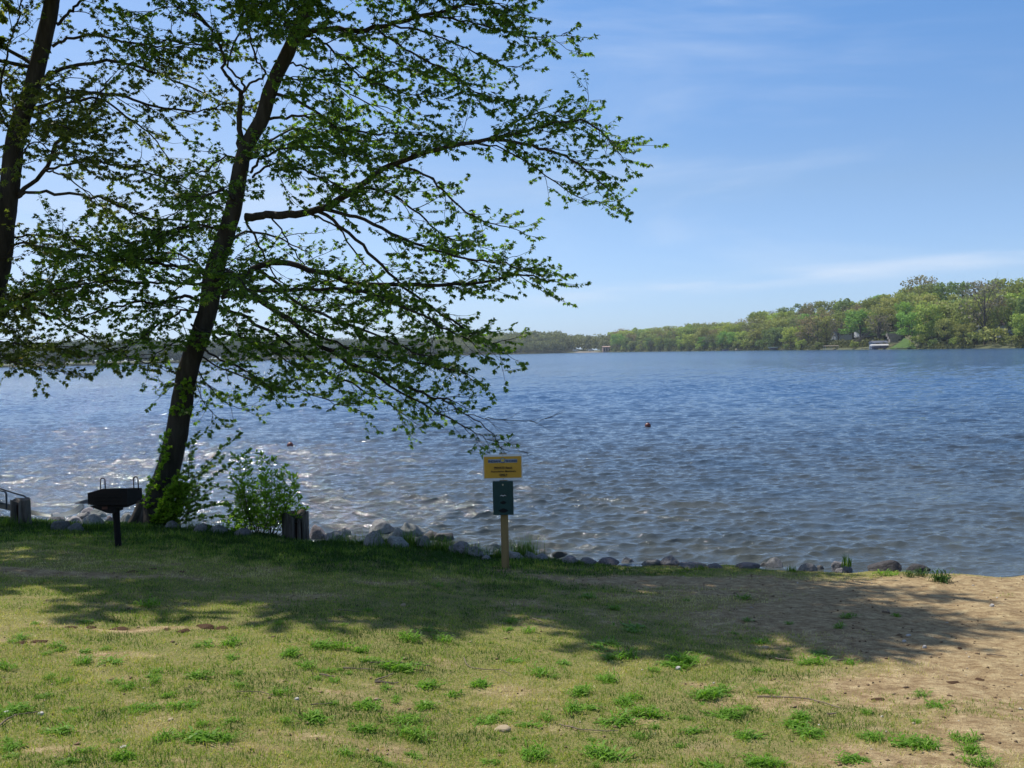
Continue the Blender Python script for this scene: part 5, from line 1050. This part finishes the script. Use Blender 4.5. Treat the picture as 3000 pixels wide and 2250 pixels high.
def house(name, x0, x1, yb, yr, ye, s_, label, wall, roof, depth=7, wins=3, cat='house', gable_side=False, ridge_x=True):
    rf = (x0 + x1) / 2; A = fp(x0, yb, s_, rf); B_ = fp(x1, yb, s_, rf); E = fp((x0 + x1) / 2, ye, s_)[2]; Rz = fp((x0 + x1) / 2, yr, s_)[2]; Y = A[1]; z0 = min(A[2], B_[2]); xa, xb = A[0], B_[0]; root = empty(name, ((xa + xb) / 2, Y, z0), label, cat)
    b = MB(); b.box(((xa + xb) / 2, Y + depth / 2, (z0 - 2 + E) / 2), ((xb - xa) / 2, depth / 2, (E - z0 + 2) / 2)); par(b.build('wall', wall), root)
    b = MB(); ov = .4; ym = Y + depth / 2
    if gable_side: b.prism([(xa - ov, Y - ov, E), ((xa + xb) / 2, Y - ov, Rz), (xb + ov, Y - ov, E)], (0, depth + 2 * ov, 0))
    else: b.prism([(xa - ov, Y - ov, E), (xa - ov, ym, Rz), (xa - ov, Y + depth + ov, E)], (xb - xa + 2 * ov, 0, 0))
    par(b.build('roof', roof), root)
    for i in range(wins):
        xw = xa + (xb - xa) * (i + .5) / wins; b = MB(); zc_ = z0 + (E - z0) * .55; hw = min((xb - xa) / wins * .26, 1.0); hh = (E - z0) * .26; b.box((xw, Y - .03, zc_), (hw, .04, hh)); par(b.build('window', m_dark), root)
    return root
house('boathouse', 2560, 2602, 1009, 998, 1004, 6, 'small blue grey boathouse with slate roof behind the white canopy', m_bwall, m_roof, 6, 2, 'boathouse')
b = MB(); A = fp(2560, 1009, 5.8); b2 = fp(2573, 999, 5.8); C = fp(2586, 1009, 5.8)
house('lake_house', 2450, 2496, 985, 962, 970, 34, 'white windowed house half hidden behind trees left of the stairs', m_wall, m_broof, 8, 4)
house('lake_house', 2518, 2560, 975, 958, 966, 42, 'pale house between trunks above the wooden stairs', m_wall, m_broof, 8, 3)
house('lake_house', 2856, 2879, 967, 953, 957, 22, 'white gabled cottage among trees near the right edge', m_wall, m_wall, 6, 2)
house('lake_house', 2944, 2968, 972, 946, 952, 26, 'pale wall of a house between trunks at the far right', m_wall, m_broof, 7, 1)
house('park_building', 1767, 1789, 1033, 1014, 1016, 3, 'boxy pinkish brick building at the end of the wooded point', m_pink, m_pink, 8, 3, 'building')
house('lake_house', 38, 80, 1066, 1040, 1045, 12, 'blue grey house with brown roof on the far left shore', m_bwall, m_broof, 12, 4)
b = MB(); b.prism([fp(2606, 1023, 1), fp(2684, 1022, 1), fp(2676, 1010, 8), fp(2662, 998, 16), fp(2648, 993, 20), fp(2638, 1004, 12), fp(2622, 1014, 6)], (0, 0, .4)); tag(b.build('lawn_slope', m_lawn2), 'bright green mown slope right of the boathouse', 'lawn', kind='structure')
b = MB(); b.prism([fp(2545, 984, 30), fp(2642, 979, 30), fp(2642, 971, 44), fp(2545, 976, 44)], (0, 0, .4)); tag(b.build('upper_lawn', m_lawn2), 'strip of lawn above the stone wall', 'lawn', kind='structure')
b = MB()
for i, (xa, xb, ya, yb_) in enumerate([(2600, 2645, 976, 986), (2604, 2640, 985, 994), (2608, 2632, 993, 1003)]): A = fp(xa, yb_, 24 - i * 5, 2625); B_ = fp(xb, ya, 24 - i * 5, 2625); b.box(((A[0] + B_[0]) / 2, A[1] + 1, (A[2] + B_[2]) / 2), (abs(B_[0] - A[0]) / 2, 1, abs(B_[2] - A[2]) / 2))
tag(b.build('retaining_wall', m_stonew), 'stepped stone retaining wall above the boathouse', 'wall')
A = np.array(fp(2496, 1011, 5)); B_ = np.array(fp(2550, 972, 30)); root = empty('staircase', tuple(A), 'long weathered wooden staircase climbing the slope left of the boathouse', 'stairs'); b = MB()
for i in range(22): q = A + (B_ - A) * i / 21; b.box(tuple(q), (.9, .5, .12))
par(b.build('treads', m_dock), root)
for dx_ in (-.9, .9):
    b = MB(); b.tube([tuple(A + [dx_, -.4, 1.3]), tuple(B_ + [dx_, -.4, 1.3])], .10, 5)
    for i in range(0, 22, 3): q = A + (B_ - A) * i / 21 + [dx_, -.4, 0]; b.tube([tuple(q), tuple(q + [0, 0, 1.3])], .07, 5)
    par(b.build('railing', m_dock), root)
def lift(x0, x1, yt, ycb, yw, s_, label, top, dome=.5, frame=m_teal, hull=None, name='boat_lift'):
    rf = (x0 + x1) / 2; A = fp(x0, yw, s_, rf); B_ = fp(x1, yw, s_, rf); Y = A[1]; zt_ = fp(rf, yt, s_)[2]; zc_ = fp(rf, ycb, s_)[2]; L = B_[0] - A[0]; root = empty(name, ((A[0] + B_[0]) / 2, Y, 0), label, 'boat lift'); n_ = 9; b = MB()
    prof = [(Y - 1.5 + 3 * i / (n_ - 1), zc_ + (zt_ - zc_) * math.sin(math.pi * i / (n_ - 1)) ** dome) for i in range(n_)]
    b.prism([(A[0], y_, z_) for y_, z_ in prof], (L, 0, 0)); par(b.build('canopy', top), root)
    b = MB()
    for xx in (A[0] + .3, (A[0] + B_[0]) / 2, B_[0] - .3):
        for yy in (Y - 1.4, Y + 1.4): b.tube([(xx, yy, -1), (xx, yy, zc_ + .1)], .09, 5)
    b.tube([(A[0], Y - 1.4, .5), (B_[0], Y - 1.4, .5)], .08, 5); par(b.build('frame', frame), root)
    if hull:
        b = MB(); zl = max(.55, zc_ * .3); b.prism([(A[0] + .6, Y - 1, zl), (B_[0] - 1.0, Y - 1, zl), (B_[0] - .2, Y - 1, zl + .9), (A[0] + .6, Y - 1, zl + .9)], (0, 2, 0)); par(b.build('boat_hull', hull), root)
    return root
lift(2551, 2601, 1008, 1013, 1026, -4, 'boat lift with a long white domed canopy in front of the boathouse', m_canopy, .5, m_dark, m_purple)
lift(2414, 2455, 1012, 1014, 1026, -3, 'boat lift with thin pale flat canopy left of the stairs', m_dock, .3, m_wall, None)
lift(2252, 2287, 1016, 1019, 1029, -3, 'boat lift with flat dark green roof on thin posts', m_teal, .3, m_teal, m_purple)
lift(2155, 2181, 1021, 1026, 1030, -3, 'moored boat under a rounded tan cover', m_tan, .6, m_dark, m_dark, 'covered_boat')
def boat(x0, x1, yb, s_, label, hull, h_=.8):
    rf = (x0 + x1) / 2; A = fp(x0, yb, s_, rf); B_ = fp(x1, yb, s_, rf); L = B_[0] - A[0]; root = empty('boat', (A[0], A[1], 0), label, 'boat'); b = MB(); b.prism([(A[0], A[1], .05), (B_[0] - L * .15, A[1], .05), (B_[0], A[1], h_), (A[0], A[1], h_)], (0, 2, 0)); par(b.build('hull', hull), root)
    b = MB(); b.tube([(A[0] + L * .3, A[1] + 1, h_), (A[0] + L * .3, A[1] + 1, h_ + 1.0), (A[0] + L * .7, A[1] + 1, h_ + 1.0), (A[0] + L * .7, A[1] + 1, h_)], .06, 5); par(b.build('rail', m_wall), root)
boat(2119, 2142, 1028, -4, 'small purple pontoon boat moored left of the tan covered one', m_purple); boat(286, 302, 1069, -6, 'tiny white boat off the far left shore', m_wall, .7)
def dock(x0, x1, yt, s_, label):
    rf = (x0 + x1) / 2; A = fp(x0, yt, s_, rf); B_ = fp(x1, yt, s_, rf); root = empty('dock', (A[0], A[1], 0), label, 'dock'); b = MB(); b.box(((A[0] + B_[0]) / 2, A[1], .55), ((B_[0] - A[0]) / 2, 1, .1)); par(b.build('deck', m_dock), root); b = MB(); q = A[0]
    while q < B_[0]: b.tube([(q, A[1] - .9, -1), (q, A[1] - .9, .9)], .09, 5); q += 2.2
    par(b.build('pilings', m_dock), root)
dock(2523, 2552, 1023, -4, 'wooden dock left of the white canopied lift'); dock(2625, 2672, 1021, -3, 'long low dock below the green lawn slope'); dock(2290, 2345, 1027, -3, 'dark low dock right of the flat roofed lift'); dock(1755, 1795, 1033, -4, 'low pier in front of the pinkish building')
b = MB(); b.prism([fp(1680, 1034, 0), fp(1768, 1033, 0), fp(1768, 1030, 9), fp(1690, 1031, 9)], (0, 0, .3)); tag(b.build('far_beach', m_stonew), kind='structure')
for i, (px, lb) in enumerate(((1686, 'small white vehicle parked at the far beach, left of two'), (1733, 'white van parked at the far beach nearer the pink building'))):
    A = fp(px, 1029, 8); root = empty('parked_car', (A[0], A[1], 1.2), lb, 'car'); b = MB(); L = 2.6; b.prism([(A[0] - L, A[1], 1.5), (A[0] + L, A[1], 1.5), (A[0] + L, A[1], 2.4), (A[0] + L * .6, A[1], 2.5), (A[0] + L * .35, A[1], 3.3), (A[0] - L * .8, A[1], 3.3), (A[0] - L, A[1], 2.6)], (0, 1.9, 0)); par(b.build('body', m_wall), root)
    for w_ in (-.6, .6):
        b = MB(); b.tube([(A[0] + L * w_, A[1] - .05, 1.5), (A[0] + L * w_, A[1] + .2, 1.5)], .4, 12); par(b.build('wheel', m_dark), root)

hz_ = MB(); hz_.box((0, 640, 32), (900, 575, 31.6)); n = N('lake_haze'); vs = n.n('ShaderNodeVolumeScatter'); vs.inputs['Density'].default_value = .00015; vs.inputs['Color'].default_value = (.72, .84, 1, 1); vs.inputs['Anisotropy'].default_value = .2
n.l(vs.outputs[0], n.out.inputs['Volume']); ho = hz_.build('haze', n.m); tag(ho, kind='structure'); sc.cycles.volume_bounces = 0
